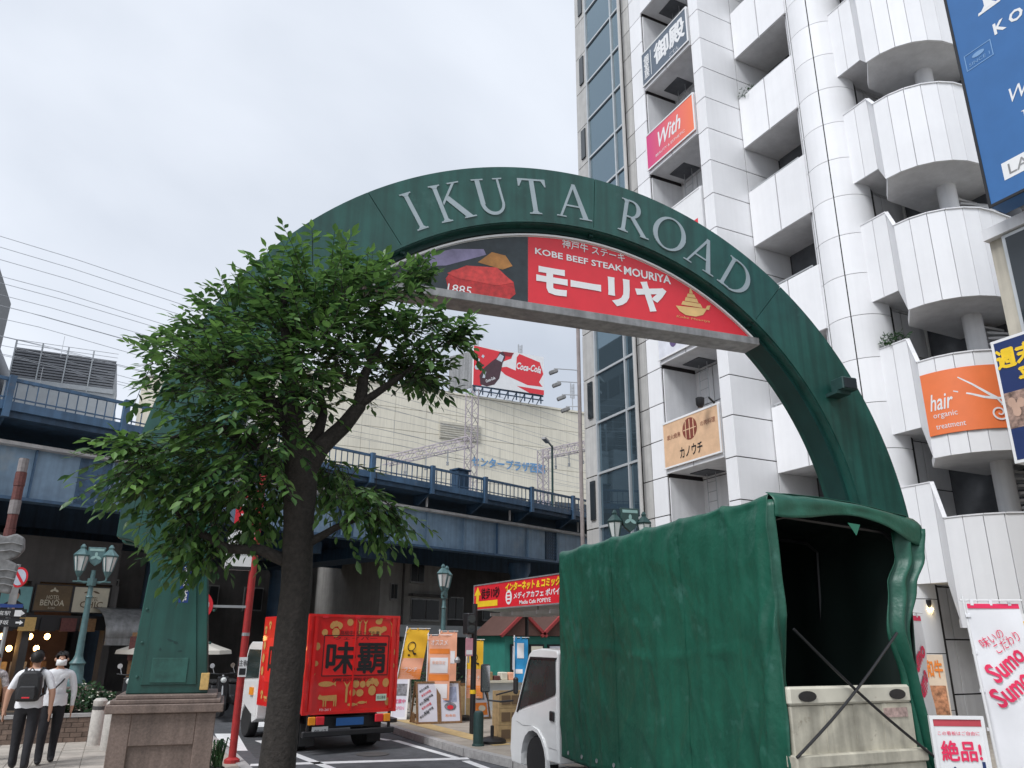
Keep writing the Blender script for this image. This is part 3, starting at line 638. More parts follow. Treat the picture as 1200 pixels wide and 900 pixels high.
# small things fixed to the gate
t = thing('gate_floodlight', 'small dark box floodlight on the right shoulder of the green gate', 'floodlight', (6.44, 10.44, 6.2), GA, local=True)
c, s_ = math.cos(RAD(30.5)), math.sin(RAD(30.5)); X, Z = c*6.1, GZ+s_*6.1-6.2
MB().box(X-.17, X+.17, -.42, -.1, Z-.1, Z+.14).build('housing', lamp_dk, t, bevel=.015); MB().box(X-.14, X+.14, -.44, -.42, Z-.08, Z+.11).build('lens', win_glass, t)
MB().box(X-.22, X+.1, -.3, .0, Z-.16, Z-.1).build('bracket', lamp_dk, t)
t = thing('camera_notice_plate', 'narrow blue notice plate with white characters on the left gate pier', 'sign', (6.44, 10.44, 2.2), GA, local=True)
fr = Frame((-5.76, -.02, .32), FRONT); slab(t, fr, .115, .46, .012, mat('notice blue', (.015, .05, .22), .4), 'plate'); text(t, fr, '防犯カメラ作動中', 0, 0, .43, swhite, w=.075, bold=.03, vert=True, d=.004)

# ------------------------------------------------------------------ white office building
wb = thing('white_office_building', 'white panel clad building with stacked balconies, round column and curved balconies', 'building', (17, 16, -.12))
LV = [3.15+3.6*k for k in range(8)]; TOP = 31.
def cladx(x, y0, y1, z0, z1, dy, dz, m=white_p, name='cladding_panel', parent=None):     # faces -x
    n = max(1, round((y1-y0)/dy)); st = (y1-y0)/n; z = z0
    while z < z1-.05:
        ze = min(z+dz, z1)
        for i in range(n): piece(name, parent or wb, x, x+.05, y0+i*st+.017, y0+(i+1)*st-.017, z+.017, ze-.017, m)
        z += dz
def clady(y, x0, x1, z0, z1, dx, dz, m=white_p, name='cladding_panel', parent=None):     # faces -y
    n = max(1, round((x1-x0)/dx)); st = (x1-x0)/n; z = z0
    while z < z1-.05:
        ze = min(z+dz, z1)
        for i in range(n): piece(name, parent or wb, x0+i*st+.017, x0+(i+1)*st-.017, y, y+.05, z+.017, ze-.017, m)
        z += dz
b = MB(); b.box(16.1, 27, 15.98, 23.9, -.12, TOP); b.box(14.74, 16.3, 15.985, 16.4, -.12, TOP-.01); b.box(14.74, 16.3, 19.06, 23.88, -.12, TOP-.02)
b.box(17.7, 27.02, 12.6, 16.1, -.12, TOP-.03); b.box(18.75, 27.03, 9.5, 12.7, -.12, TOP-.04); b.build('core', joint, wb)
z00 = LV[0]-1.2*3+.0
clady(15.95, 14.7, 17.7, z00, TOP-2, 1.5, 1.2)                          # wall facing the street corner
cladx(14.7, 15.96, 16.4, z00, TOP-2, .5, 1.2)                            # narrow pier front
cladx(14.7, 19.06, 19.82, z00, TOP-2, .8, 1.2)
cladx(14.72, 19.84, 20.36, z00, TOP-2, .6, 1.2, side_clad)
cladx(16.06, 16.42, 19.04, LV[1], TOP-2, .9, 1.2, white_q); cladx(16.06, 16.42, 19.04, z00, LV[1], 1.3, 1.2, white_q)
for k in range(0, 8):
    z = LV[k]
    for (y, yy) in ((16.4, 16.45), (19.01, 19.06)):
        piece('reveal_panel', wb, 14.76, 16.06, y, yy, z+.3, z+3.55, white_q)
# sign-bay balconies
for k in range(1, 7):
    z = LV[k]+.08
    bal = MB().box(14.74, 16.1, 16.46, 19.0, z, z+.22).build('balcony', slab_grey, wb)
    for i in range(2): piece('parapet_panel', bal, 14.66, 14.73, 16.42+i*1.32, 17.70+i*1.32, z-.02, z+1.62, white_p)
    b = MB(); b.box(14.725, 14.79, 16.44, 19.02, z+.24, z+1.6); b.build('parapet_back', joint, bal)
    MB().box(15.3, 16.0, 17.9, 18.7, z-.03, z-.004).build('hatch', dark_in, bal)
    b = MB()
    for yy in (18.05, 18.45): b.tube([(15.75, yy, z-1.9), (15.75, yy, z)], .015, 5)
    for j in range(6): b.tube([(15.75, 18.05, z-1.8+j*.3), (15.75, 18.45, z-1.8+j*.3)], .012, 5)
    b.build('ladder', steel, bal)
    d = MB().box(16.0, 16.05, 16.5, 17.2, z+.25, z+2.3).build('door', side_clad, wb); MB().box(15.96, 16.0, 16.56, 16.6, z+1.2, z+1.32).build('handle', steel, d)
# second bay balconies
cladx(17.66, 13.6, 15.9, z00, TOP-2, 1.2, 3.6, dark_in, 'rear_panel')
for k in range(0, 7):
    z = LV[k]-.35
    bal = MB().box(16.24, 17.7, 13.75, 15.94, z+.01, z+.2).build('balcony', slab_grey, wb)
    for i in range(2): piece('parapet_panel', bal, 16.16, 16.23, 13.62+i*1.17, 14.75+i*1.17, z, z+1.92, white_p)
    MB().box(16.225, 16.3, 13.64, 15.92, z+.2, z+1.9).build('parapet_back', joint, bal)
    b = MB(); b.tube([(16.26, 13.9, z+2.02), (16.26, 15.9, z+2.02)], .03, 6)
    for yy in (14.0, 14.9, 15.8): b.tube([(16.26, yy, z+1.9), (16.26, yy, z+2.02)], .02, 5)
    b.build('handrail', mull, bal)
# round column in tiers
CX, CY, CR = 16.98, 13.22, .86
MB().lathe([(CR-.03, -.12), (CR-.03, TOP-1)], 40, (CX, CY, 0)).build('column_core', joint, wb, smooth=True)
shapes = []
for a0, a1 in ((108, 146), (148, 156.5), (158.5, 205), (207, 282)):
    b = MB(); n = 12; rows = []
    for zz in (0, 1.182):
        rows.append([(CR*math.cos(RAD(a0+(a1-a0)*i/n)), CR*math.sin(RAD(a0+(a1-a0)*i/n)), zz) for i in range(n+1)])
    b.grid(rows, flip=False)
    for zz, fl in ((0, 0), (1.182, 1)):
        r0 = [(CR*math.cos(RAD(a0+(a1-a0)*i/n)), CR*math.sin(RAD(a0+(a1-a0)*i/n)), zz) for i in range(n+1)]; r1 = [((CR-.05)*math.cos(RAD(a0+(a1-a0)*i/n)), (CR-.05)*math.sin(RAD(a0+(a1-a0)*i/n)), zz) for i in range(n+1)]
        b.grid([r0, r1])
    me = b.mesh('column shell', white_p); me.polygons.foreach_set('use_smooth', [True]*len(me.polygons)); me.set_sharp_from_angle(angle=RAD(40)); shapes.append(me)
z = z00-.3
while z < TOP-2:
    for me in shapes: put(bpy.data.objects.new('column_panel', me), 'column_panel', wb, (CX, CY, z))
    z += 1.2
# curved balconies
AC = Vector((17.25, 10.9, 0)); AR = 1.48
def pslab(a, c, a0, a1, c0, c1, t=.05):
    a, c = Vector(a), Vector(c); d = (c-a).normalized(); nn = Vector((d.y, -d.x, 0))*-1   # outward is left of travel: travel -y, outward -x
    nn = Vector((-abs(d.y) if abs(d.y) > .01 else 0, -abs(d.x), 0)) if False else Vector((d.y, -d.x, 0))
    g = d*.008; b = MB(); vs = []
    for off in (0, -t):
        vs += [a+g+nn*off+Vector((0, 0, a0)), c-g+nn*off+Vector((0, 0, c0)), c-g+nn*off+Vector((0, 0, c1)), a+g+nn*off+Vector((0, 0, a1))]
    b.add(vs, [(0, 1, 2, 3), (7, 6, 5, 4), (0, 4, 5, 1), (1, 5, 6, 2), (2, 6, 7, 3), (3, 7, 4, 0)])
    return b
path = [(16.6, 12.5), (16.6, 12.07), (16.6, 11.65)]
arcp = [(AC.x+AR*math.cos(RAD(180+15*i)), AC.y+AR*math.sin(RAD(180+15*i))) for i in range(7)]+[(17.85, 9.42), (18.5, 9.42), (19.2, 9.42)]
HP = 2.26; DROP = 1.0
for k in range(0, 7):
    z = LV[k]+.02-(.0 if k else .0)
    poly = [(16.66, 12.52), (16.66, 11.62), (18.75, 11.62), (18.75, 12.52)]
    bal = MB().prism(poly, 'z', z+.01, z+.2).build('curved_balcony', slab_grey, wb)
    for i in range(2): pslab((*path[i], 0), (*path[i+1], 0), z, z+HP, z, z+HP).build('parapet_panel', white_p, bal)
    pslab((16.6, 11.65, 0), (*arcp[0], 0), z, z+HP, z-DROP, z+HP-DROP).build('parapet_panel', white_p, bal)
    for i in range(len(arcp)-1): pslab((*arcp[i], 0), (*arcp[i+1], 0), z-DROP, z+HP-DROP, z-DROP, z+HP-DROP).build('parapet_panel', white_p, bal)
    ins = [(AC.x+(AR-.07)*math.cos(RAD(180+15*i)), AC.y+(AR-.07)*math.sin(RAD(180+15*i))) for i in range(7)]
    MB().prism(ins+[(18.76, 9.49), (18.76, 11.6), (16.7, 11.6)], 'z', z-DROP+.02, z-DROP+.2).build('curved_slab', slab_grey, bal)
    b = MB(); rows = [[(x, y, z-DROP+zz) for x, y in ins+[(18.5, 9.5)]] for zz in (.2, HP-.02)]; b.grid(rows, flip=True); b.build('parapet_back', white_q, bal)
    b = MB()
    pth = [Vector((*p, z+HP+.015)) for p in path]+[Vector((*p, z+HP-DROP+.015)) for p in arcp]
    for i in range(len(pth)-1): b.beam(pth[i]+Vector((.03, .0, 0)), pth[i+1]+Vector((.03, 0, 0)), .09, .03)
    b.build('coping', white_q, bal)
MB().lathe([(.22, -.12), (.22, TOP-2)], 24, (17.5, 10.5, 0)).build('stair_column', white_q, wb, smooth=True)
b = MB()
for k in range(0, 6):
    z = LV[k]-.8
    for i in range(12):
        a = RAD(270+i*14); c0 = Vector((17.75, 10.75, z+2.2+i*.18)); b.beam(c0+Vector((math.cos(a)*.3, math.sin(a)*.3, 0)), c0+Vector((math.cos(a)*1.1, math.sin(a)*1.1, 0)), .34, .06)
b.build('spiral_steps', slab_grey, wb)['kind'] = 'stuff'
clady(12.56, 16.9, 18.7, z00, TOP-3, .9, 1.2, white_q); 
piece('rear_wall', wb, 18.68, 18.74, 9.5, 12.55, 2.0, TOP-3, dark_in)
cladx(18.6, 9.5, 12.5, z00, 2.2, 1., 1.2, white_q)
# glass stair tower
for j in range(16):
    z0 = .0+j*1.88
    for y0, y1 in ((20.98, 22.86), (20.42, 20.94)): piece('pane', wb, 14.66, 14.70, y0+.03, y1-.03, z0+.04, z0+1.84, stair_glass, RAD(random.uniform(-.5, .5)))
    piece('transom', wb, 14.6, 14.68, 20.36, 22.92, z0-.04, z0+.04, mull)
    piece('side_panel', wb, 14.68, 14.78, 22.95, 23.86, z0+.02, z0+1.86, side_clad)
    if j % 2: piece('slot_window', wb, 14.62, 14.70, 23.2, 23.5, z0+.3, z0+1.7, win_glass)
for y in (20.4, 20.96, 22.88): piece('mullion', wb, 14.58, 14.69, y-.035, y+.035, -.12, 30.1, mull)
MB().tube([(14.5, 20.2, 0), (14.5, 20.2, 29)], .06, 8).build('rain_pipe', side_clad, wb, smooth=True)
MB().tube([(14.55, 23.96, -.1), (14.55, 23.96, 13.6)], .075, 8).build('stack_pipe', mat('brown pipe', (.3, .26, .25), .7, var=.2, streak=.3), wb, smooth=True)
for k, yy in ((1, 15.2), (2, 14.6), (3, 15.3), (4, 14.7), (5, 15.2)):
    z = LV[k]-.35+.2; a_ = MB().box(17.2, 17.5, yy-.4, yy+.4, z, z+.62).build('air_conditioner', white_q, wb, bevel=.02); MB().lathe([(.24, 0), (.24, -.015), (.05, -.02)], 16, (17.2, yy, z+.31), axis='x').build('fan_grille', grey_m, a_)
for k in range(1, 6): MB().tube([(18.5, 12.4, LV[k]+.2), (18.5, 12.4, LV[k]+3.5)], .04, 6).build('drain_pipe', side_clad, wb)
# white column wall in the second recess, ground floor
clady(13.9, 17.0, 17.7, z00, 3.0, .7, 1.2, white_q)
# signs on the sign-bay balconies
def bay_sign(name, label, k, m, h=1.42, zoff=.13):
    zc = LV[k]+.08+zoff+h/2
    t = thing(name, label, 'sign', (14.6, 17.72, zc-h/2)); fr = Frame((14.60, 17.72, zc), LEFTF)
    slab(t, fr, 2.6, h, .06, m, 'panel'); rim(t, fr, 2.66, h+.05, .05, swhite); return t, fr
slate = mat('sign slate blue', (.10, .13, .17), .4, var=.08)
t, fr = bay_sign('balcony_sign', 'slate blue balcony sign with large white characters, topmost on the glass side', 5, slate)
text(t, fr, '御殿', .32, .08, .85, swhite, w=1.7, bold=.04); text(t, fr, '個室居', -1.02, 0, 1.0, swhite, w=.3, bold=.03, vert=True); text(t, fr, 'ごてん', .55, -.55, .16, swhite)
patch(t, fr, [rect(-.77, -.74, -.55, .55)], swhite, 'rule')
def grad(name, c1, c2):
    m = mat(name, c1, .4, var=0); N = m.node_tree; tcn = N.nodes.new('ShaderNodeTexCoord'); sp = N.nodes.new('ShaderNodeSeparateXYZ'); mr = N.nodes.new('ShaderNodeMapRange'); mr.inputs['From Min'].default_value = 1.3; mr.inputs['From Max'].default_value = -1.3
    mm = N.nodes.new('ShaderNodeMix'); mm.data_type = 'RGBA'; mm.inputs['A'].default_value = (*c1, 1); mm.inputs['B'].default_value = (*c2, 1)
    N.links.new(tcn.outputs['Object'], sp.inputs[0]); N.links.new(sp.outputs['Y'], mr.inputs['Value']); N.links.new(mr.outputs[0], mm.inputs['Factor']); N.links.new(mm.outputs['Result'], N.nodes['Principled BSDF'].inputs['Base Color']); return m
t, fr = bay_sign('balcony_sign', 'pink to orange balcony sign with white script above the arch', 4, grad('pink orange print', (.62, .04, .2), (.9, .2, .08)))
text(t, fr, 'With', 0, .12, .62, swhite, w=1.25, shear=.3, bold=.015); text(t, fr, 'BEAUTY & ESTHETIC', 0, -.42, .1, swhite, w=1.6)
t, fr = bay_sign('balcony_sign', 'plain pale balcony sign with a small dark emblem just under the arch sign', 2, mat('pale lilac sign', (.7, .71, .76), .45))
patch(t, fr, [ell(-.5, -.25, .2, .26)], mat('emblem violet', (.12, .08, .2), .5), 'emblem'); patch(t, fr, [ell(-.5, -.2, .1, .13)], swhite, 'emblem_centre', d=.008)
t, fr = bay_sign('balcony_sign', 'wood coloured balcony sign with round brown emblem, lowest on the glass side', 1, mat('wood print', (.72, .47, .29), .5, var=.12, scale=3))
em = mat('emblem brown', (.22, .05, .03), .5)
patch(t, fr, [ell(.0, .28, .34, .34, 28)], em, 'emblem')
patch(t, fr, [rect(-.3, .3, .26, .29), rect(-.02, .02, -.02, .58), rect(-.2, -.16, 0, .55), rect(.16, .2, 0, .55)], mat('wood print 2', (.72, .47, .29), .5), 'emblem_lines', d=.008)
text(t, fr, 'カノウチ', .0, -.38, .34, sblack, w=1.05, bold=.02); text(t, fr, '炭火焼鳥', -.78, .22, .16, em, w=.66); text(t, fr, 'の肉料理', .82, .3, .16, em, w=.66)
t, fr = bay_sign('balcony_sign', 'white balcony sign hidden mostly behind the green arch band', 3, swhite)
patch(t, fr, [rect(-1.1, 1.1, -.5, -.3)], sred, 'red_band')
t = thing('sign_spotlight', 'black spotlight clipped to the top of the wood coloured balcony sign', 'spotlight', (14.5, 16.6, 8.5))
MB().tube([(14.65, 16.6, 8.45), (14.45, 16.6, 8.6)], .03, 6).build('arm', blackp, t); MB().lathe([(.06, 0), (.12, .08), (.13, .28), (.1, .3)], 12, (14.25, 16.75, 8.3)).build('head', blackp, t, smooth=True)
# curved orange sign
class Curl:
    def __init__(s, zc): s.z = zc
    def p(s, x, y, d=.004):
        a = PI+(x+1.05)/AR*.98; r = AR+.03+d
        return Vector((AC.x+r*math.cos(a), AC.y+r*math.sin(a), s.z+y))
fc = Curl(LV[1]-DROP+.02+1.2)
t = thing('curved_salon_sign', 'orange curved salon sign with white scissors wrapped round a white balcony', 'sign', (15.8, 10.2, LV[1]-.3))
b = MB(); n = 24
b.grid([[fc.p(-1.03+2.06*i/n, y, 0) for i in range(n+1)] for y in (-.72, .72)]); b.grid([[fc.p(-1.03+2.06*i/n, y, -.025) for i in range(n+1)] for y in (.72, -.72)]); b.build('panel', mat('salon orange', (.86, .2, .06), .45, var=.04), t, smooth=True)
def thick(pts, w0, w1):
    out = []
    for i in range(len(pts)-1):
        (x, y), (x2, y2) = pts[i], pts[i+1]; L = math.hypot(x2-x, y2-y); nx, ny = -(y2-y)/L, (x2-x)/L
        wa = w0+(w1-w0)*i/(len(pts)-1); wb_ = w0+(w1-w0)*(i+1)/(len(pts)-1)
        out.append([(x-nx*wa, y-ny*wa), (x2-nx*wb_, y2-ny*wb_), (x2+nx*wb_, y2+ny*wb_), (x+nx*wa, y+ny*wa)])
    return out
def spiral(cx, cy, r, t0, turns, n=26): return [(cx+r*(1-i/n*.85)*math.cos(t0+turns*2*PI*i/n), cy+r*(1-i/n*.85)*math.sin(t0+turns*2*PI*i/n)) for i in range(n+1)]
sc1 = thick([(-.25, .5), (.0, .3), (.25, .08), (.42, -.05)], .012, .035)+thick([(-.38, .2), (-.05, .08), (.2, -.02), (.42, -.05)], .012, .035)
sc1 += thick([(.42, -.05), (.6, -.06)]+spiral(.78, -.02, .17, PI, 1.6), .022, .014)+thick([(.42, -.05), (.5, -.18)]+spiral(.42, -.38, .2, 1.2, -1.6), .022, .014)
b = MB()
for i, pl in enumerate(sc1): b.add([fc.p(x, y, .006+.0003*i) for x, y in pl], [(0, 1, 2, 3)])
b.build('scissors_print', swhite, t)
text(t, fc, 'hair', -.66, .02, .38, swhite, w=.5, shear=.3, bold=.01, d=.006); text(t, fc, 'organic', -.62, -.3, .16, swhite, w=.5, d=.006); text(t, fc, 'treatment', -.55, -.55, .1, swhite, w=.6, d=.006)
# balcony plants, niche lamp
def leafball(name, label, cat, c, r, n, size, parent=None, squash=1., group=None):
    b = MB()
    for i in range(n):
        d = Vector((random.gauss(0, 1), random.gauss(0, 1), random.gauss(0, 1))).normalized()*(random.random()**.4)
        p = Vector(c)+Vector((d.x*r, d.y*r, d.z*r*squash)); a = Vector((random.gauss(0, 1), random.gauss(0, 1), random.gauss(.3, .7))).normalized(); s = a.orthogonal().normalized()
        L = size*random.uniform(.6, 1.2); b.add([p, p+a*L*.5+s*L*.25, p+a*L, p+a*L*.5-s*L*.25], [(0, 1, 2, 3)])
    o = b.build(name, leafm, parent)
    if label: tag(o, label, cat, group)
    return o
t = thing('balcony_plant', 'green pot plant on the flat end of a curved balcony', 'plant', (16.8, 12.2, LV[1]+HP)); leafball('foliage', None, None, (16.85, 12.15, LV[1]+HP+.2), .38, 240, .14, t, .6)
MB().lathe([(.1, -.35), (.15, 0), (.12, .0)], 10, (16.85, 12.15, LV[1]+HP)).build('pot', conc_d, t)
t = thing('balcony_plant', 'trailing green plant on a square balcony near the top', 'plant', (16.3, 15.6, LV[4]-.35+1.9)); leafball('foliage', None, None, (16.3, 15.6, LV[4]-.35+2.0), .32, 160, .13, t, .8)
MB().lathe([(.1, -.3), (.15, 0), (.12, .0)], 10, (16.35, 15.6, LV[4]-.35+1.9)).build('pot', conc_d, t)
t = thing('niche_spotlight', 'small lit spotlight in the grey niche beneath the white balcony', 'spotlight', (16.85, 12.45, 2.7))
MB().lathe([(.05, 0), (.09, .12), (.09, .2)], 12, (16.85, 12.42, 2.62)).build('housing', blackp, t, smooth=True); MB().lathe([(.07, 0), (.06, .03)], 12, (16.85, 12.37, 2.6)).build('bulb', mat('warm bulb', (1, .75, .35), .4, var=0, emit=12), t)
# spotlights on long arms at the far corner
for i, (px_z, L, lab) in enumerate(((11.75, .95, 'topmost spotlight on a thin arm left of the glass tower'), (11.25, .82, 'second spotlight on a thin arm left of the glass tower'), (10.75, .62, 'third spotlight on a thin arm left of the glass tower'), (10.3, .45, 'lowest spotlight on a thin arm left of the glass tower'))):
    t = thing('arm_spotlight', lab, 'spotlight', (14.6, 23.9, px_z), group='spotlights on arms')
    MB().tube([(14.6, 23.9, px_z), (14.6-L, 24.3, px_z+.05)], .018, 5).build('arm', steel, t); MB().beam((14.6-L+.12, 24.25, px_z-.02), (14.6-L-.18, 24.35, px_z-.16), .18, .14).build('head', grey_m, t, bevel=.02)

# ------------------------------------------------------------------ neighbour with the blue signs, right edge
beige = mat('beige tile wall', (.5, .46, .38), .7, var=.1, scale=2, streak=.2)
nb = thing('beige_corner_building', 'beige building at the right edge carrying the tall blue signs', 'building', (20, 0, -.12))
MB().box(13.7, 30, -14, 7.62, -.12, 9.3).build('wall', beige, nb)
for j, z0 in enumerate((3.4, 7.1)):
    for y0 in (5.9, 3.6, 1.3):
        w_ = MB().box(13.62, 13.72, y0, y0+1.45, z0, z0+1.9).build('window', mull, nb); MB().box(13.6, 13.63, y0+.07, y0+.69, z0+.07, z0+1.83).build('pane', win_glass, w_); MB().box(13.6, 13.63, y0+.76, y0+1.38, z0+.07, z0+1.83).build('pane', win_glass, w_)
MB().box(13.55, 13.72, -14, 7.64, 9.02, 9.24).build('string_course', white_q, nb)
for y in (4.2, 5.6, 6.8): MB().box(13.46, 13.6, y-.06, y+.06, 9.3, 15.0).build('sign_post', grey_m, nb)
sb = mat('sign mid blue', (.035, .14, .36), .4, var=.06, scale=2)
t = thing('blue_board_sign', 'large mid blue board sign with white serif letters, top right corner', 'sign', (13.1, 5.3, 9.27)); fr = Frame((13.0, 5.25, 12.3), LEFTF)
slab(t, fr, 3.7, 6.0, .45, sb, 'panel'); rim(t, fr, 3.72, 6.02, .05, sblack)
text(t, fr, 'K', -1.0, .36, .24, swhite, bold=.03); text(t, fr, 'O', -.7, .36, .24, swhite, bold=.03)
w, polys = GL['I']; patch(t, fr, [[(-1.08+(x-w/2)*1.4, .85+y*1.6) for x, y in pl] for pl in polys], swhite, 'letter', d=.006)
text(t, fr, 'Welcome', -.45, -1.12, .28, swhite, w=1.3, shear=.35); patch(t, fr, [[(-.93+(x-w/2)*.34, -1.86+y*.33) for x, y in pl] for pl in polys], swhite, 'letter', d=.006)
patch(t, fr, [rect(-1.5, .2, -2.64, -2.3)], swhite, 'name_plate'); text(t, fr, 'LAPARK', -.82, -2.47, .2, grey_m, w=1.15, d=.01)
patch(t, fr, [rect(-1.72, -1.2, .22, .235), rect(-1.72, -1.2, -.12, -.105), rect(-1.72, -1.705, -.12, .235), rect(-1.215, -1.2, -.12, .235)], mat('light blue print', (.2, .36, .6), .4), 'stamp', d=.006)
text(t, fr, 'SINCE 1', -1.46, -.02, .07, MATS['light blue print'], w=.4); patch(t, fr, [ell(-1.46, .11, .12, .05)], MATS['light blue print'], 'stamp', d=.006)
t = thing('navy_board_sign', 'navy board sign with yellow characters and a group photo, right edge', 'sign', (13.1, 6.9, 4.7)); fr = Frame((13.0, 6.82, 5.78), LEFTF)
navy = mat('sign navy', (.015, .035, .13), .4, var=.06); syel = mat('sign yellow', (.9, .6, .03), .4)
slab(t, fr, 1.5, 2.16, .3, swhite, 'panel'); patch(t, fr, [rect(-.70, .70, -1.03, 1.03)], navy, 'navy_field', d=.003)
text(t, fr, '週末も', -.22, .72, .34, syel, w=.95, bold=.05, d=.008); text(t, fr, '平日', -.08, .33, .3, syel, w=.6, bold=.05, d=.008)
patch(t, fr, [rect(-.70, .70, -.5, .12)], mat('group photo', (.3, .2, .16), .5, var=.7, scale=9), 'photo', d=.006)
faces = MB()
for i in range(16): 
    p = ell(-.6+random.random()*1.2, -.44+random.random()*.46, .07, .085, 10); faces.add([fr.p(x, y, .008+.0004*i) for x, y in p], [tuple(range(10))])
faces.build('photo_faces', mat('photo skin', (.55, .36, .27), .6), t)['kind'] = 'stuff'

# office block across the street, seen only as a reflection in the glass stair tower
rb = thing('reflected_office_block', 'grey office block with window rows mirrored in the glass stair tower', 'building', (-20, 62, -.12))
MB().box(-34, -14, 44, 84, -.12, 33).build('wall', mat('office grey wall', (.16, .165, .17), .8, var=.1), rb)
for j in range(8):
    for i in range(16): piece('window', rb, -14.02, -13.94, 45+i*2.4, 46.9+i*2.4, 2+j*3.5, 4+j*3.5, sblack)

# ------------------------------------------------------------------ tarpaulin truck
def wheel(parent, x, y, z, r, w, name='wheel', side=-1):
    b = MB(); b.lathe([(r*.62, -w/2), (r*.94, -w/2), (r, -w/2+.03), (r, w/2-.03), (r*.94, w/2), (r*.62, w/2)], 28, (x, y, z), axis='x'); wh = b.build(name, rubber, parent, smooth=True)
    b = MB(); b.lathe([(.02, side*w*.2), (r*.3, side*w*.22), (r*.34, side*w*.4), (r*.55, side*w*.1), (r*.63, side*w*.44), (r*.63, side*w*.3)], 24, (x, y, z), axis='x'); b.build('rim', steel, wh, smooth=True)
    b = MB()
    for k in range(5): b.lathe([(.03, side*w*.3), (.03, side*w*.42)], 8, (x, y+r*.42*math.cos(k*1.257), z+r*.42*math.sin(k*1.257)), axis='x')
    b.build('wheel_nut', chrome, wh); return wh
tr = thing('tarpaulin_truck', 'white truck with a green tarpaulin cover and open rear, parked under the gate', 'truck', (5.40, 5.50, 0), RAD(-2.5), local=True)
TL, TW = 4.37, 1.72
def fold(s, z, s0, z0, s1, z1, wid, amp):
    dx, dz = s1-s0, z1-z0; L = math.hypot(dx, dz); t = ((s-s0)*dx+(z-z0)*dz)/(L*L)
    if t < -.1 or t > 1.1: return 0
    q = abs((s-s0)*dz-(z-z0)*dx)/L; e = min(1, max(0, (t+.1)*6))*min(1, max(0, (1.1-t)*6)); return amp*e*math.exp(-(q/wid)**1.25)
folds = []
rng = random.Random(5)
for k in range(13):
    s0 = .25+k*.34; folds.append((s0, 3.1, s0+rng.uniform(-.28, .1), rng.uniform(.9, 2.3), rng.uniform(.03, .08), rng.uniform(.003, .010)))
for k in range(16):
    s0 = rng.uniform(.1, 4.2); folds.append((s0, rng.uniform(1.4, 2.2), s0+rng.uniform(-.45, .12), .3, rng.uniform(.015, .05), rng.uniform(.003, .011)))
folds += [(.03, 2.4, .9, .3, .045, .024), (.05, 1.9, .55, .2, .035, .026), (.0, 2.1, .35, .4, .04, .03), (.14, 3.1, .22, .9, .07, .03), (.4, 3.1, .55, 1.2, .05, .014), (4.3, 2.9, 3.5, .5, .025, .016), (4.33, 2.2, 3.75, .45, .02, .014), (3.9, 2.6, 3.2, .4, .02, .010)]
def dside(s, z):
    d = sum(fold(s, z, *f) for f in folds)
    d += .02*math.exp(-((z-1.72-.05*math.sin(s*2.3))/.05)**2)*(1 if .5 < s < 4.1 else 0)*(.6+.4*math.sin(s*9))
    d += .03*noise.noise(Vector((s*1.1, z*1.0, 3.1)))+.012*noise.noise(Vector((s*4, z*3.2, 7.7)))
    d += .013*(1-abs(noise.noise(Vector((s*1.7+z*.5, z*.9, 2.2)))))**9+.009*(1-abs(noise.noise(Vector((s*2.6-z*.8, z*1.3, 8.2)))))**10
    d += .028*abs(math.sin(s*PI/.62))*math.exp(-((3.12-z)/.12)**2)*-1
    return d
def ztop(s): return 3.22-.115*s/TL-.03*abs(math.sin(s*PI/.74))**.7+.012*noise.noise(Vector((s*3, 0, 0)))
rows = []; NS = 170
for i in range(NS+1):
    s = TL*i/NS; zt = ztop(s); row = []
    bot = .38+.02*math.sin(s*3)
    for j in range(70):                                   # left side, bottom to top
        z = bot+(zt-.07-bot)*j/69; row.append((-dside(s, z), s, z))
    for a in (25, 50, 70): row.append((.07-.07*math.cos(RAD(a))-dside(s, zt)*.5, s, zt-.07+.07*math.sin(RAD(a))))
    for j in range(17):                                   # roof
        x = .07+(1.84-.07)*j/16; row.append((x, s, zt-.11*x/1.84+.05*math.sin(PI*x/1.84)+.015*noise.noise(Vector((x*3, s*3, 1)))-.015*abs(math.sin(s*PI/.74))))
    zr = zt-.12
    for j in range(1, 14):
        t = j/13; z = zr-(zr-.75)*t; row.append((1.9-.34*t**.6+.02*math.sin(s*8+t*3), s, z))
    rows.append(row)
MB().grid(rows).build('tarp', [tarp_m, tarp_shade], tr, smooth='all', solid=.006).modifiers['solid'].material_offset = 1  # inner shell takes the colour with the shade painted in
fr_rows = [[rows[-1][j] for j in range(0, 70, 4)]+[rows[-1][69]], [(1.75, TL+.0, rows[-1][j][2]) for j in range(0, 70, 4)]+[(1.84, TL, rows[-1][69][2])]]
MB().grid(fr_rows, flip=True).build('tarp_front', tarp_shade, tr)  # front end wall also carries the painted interior shade
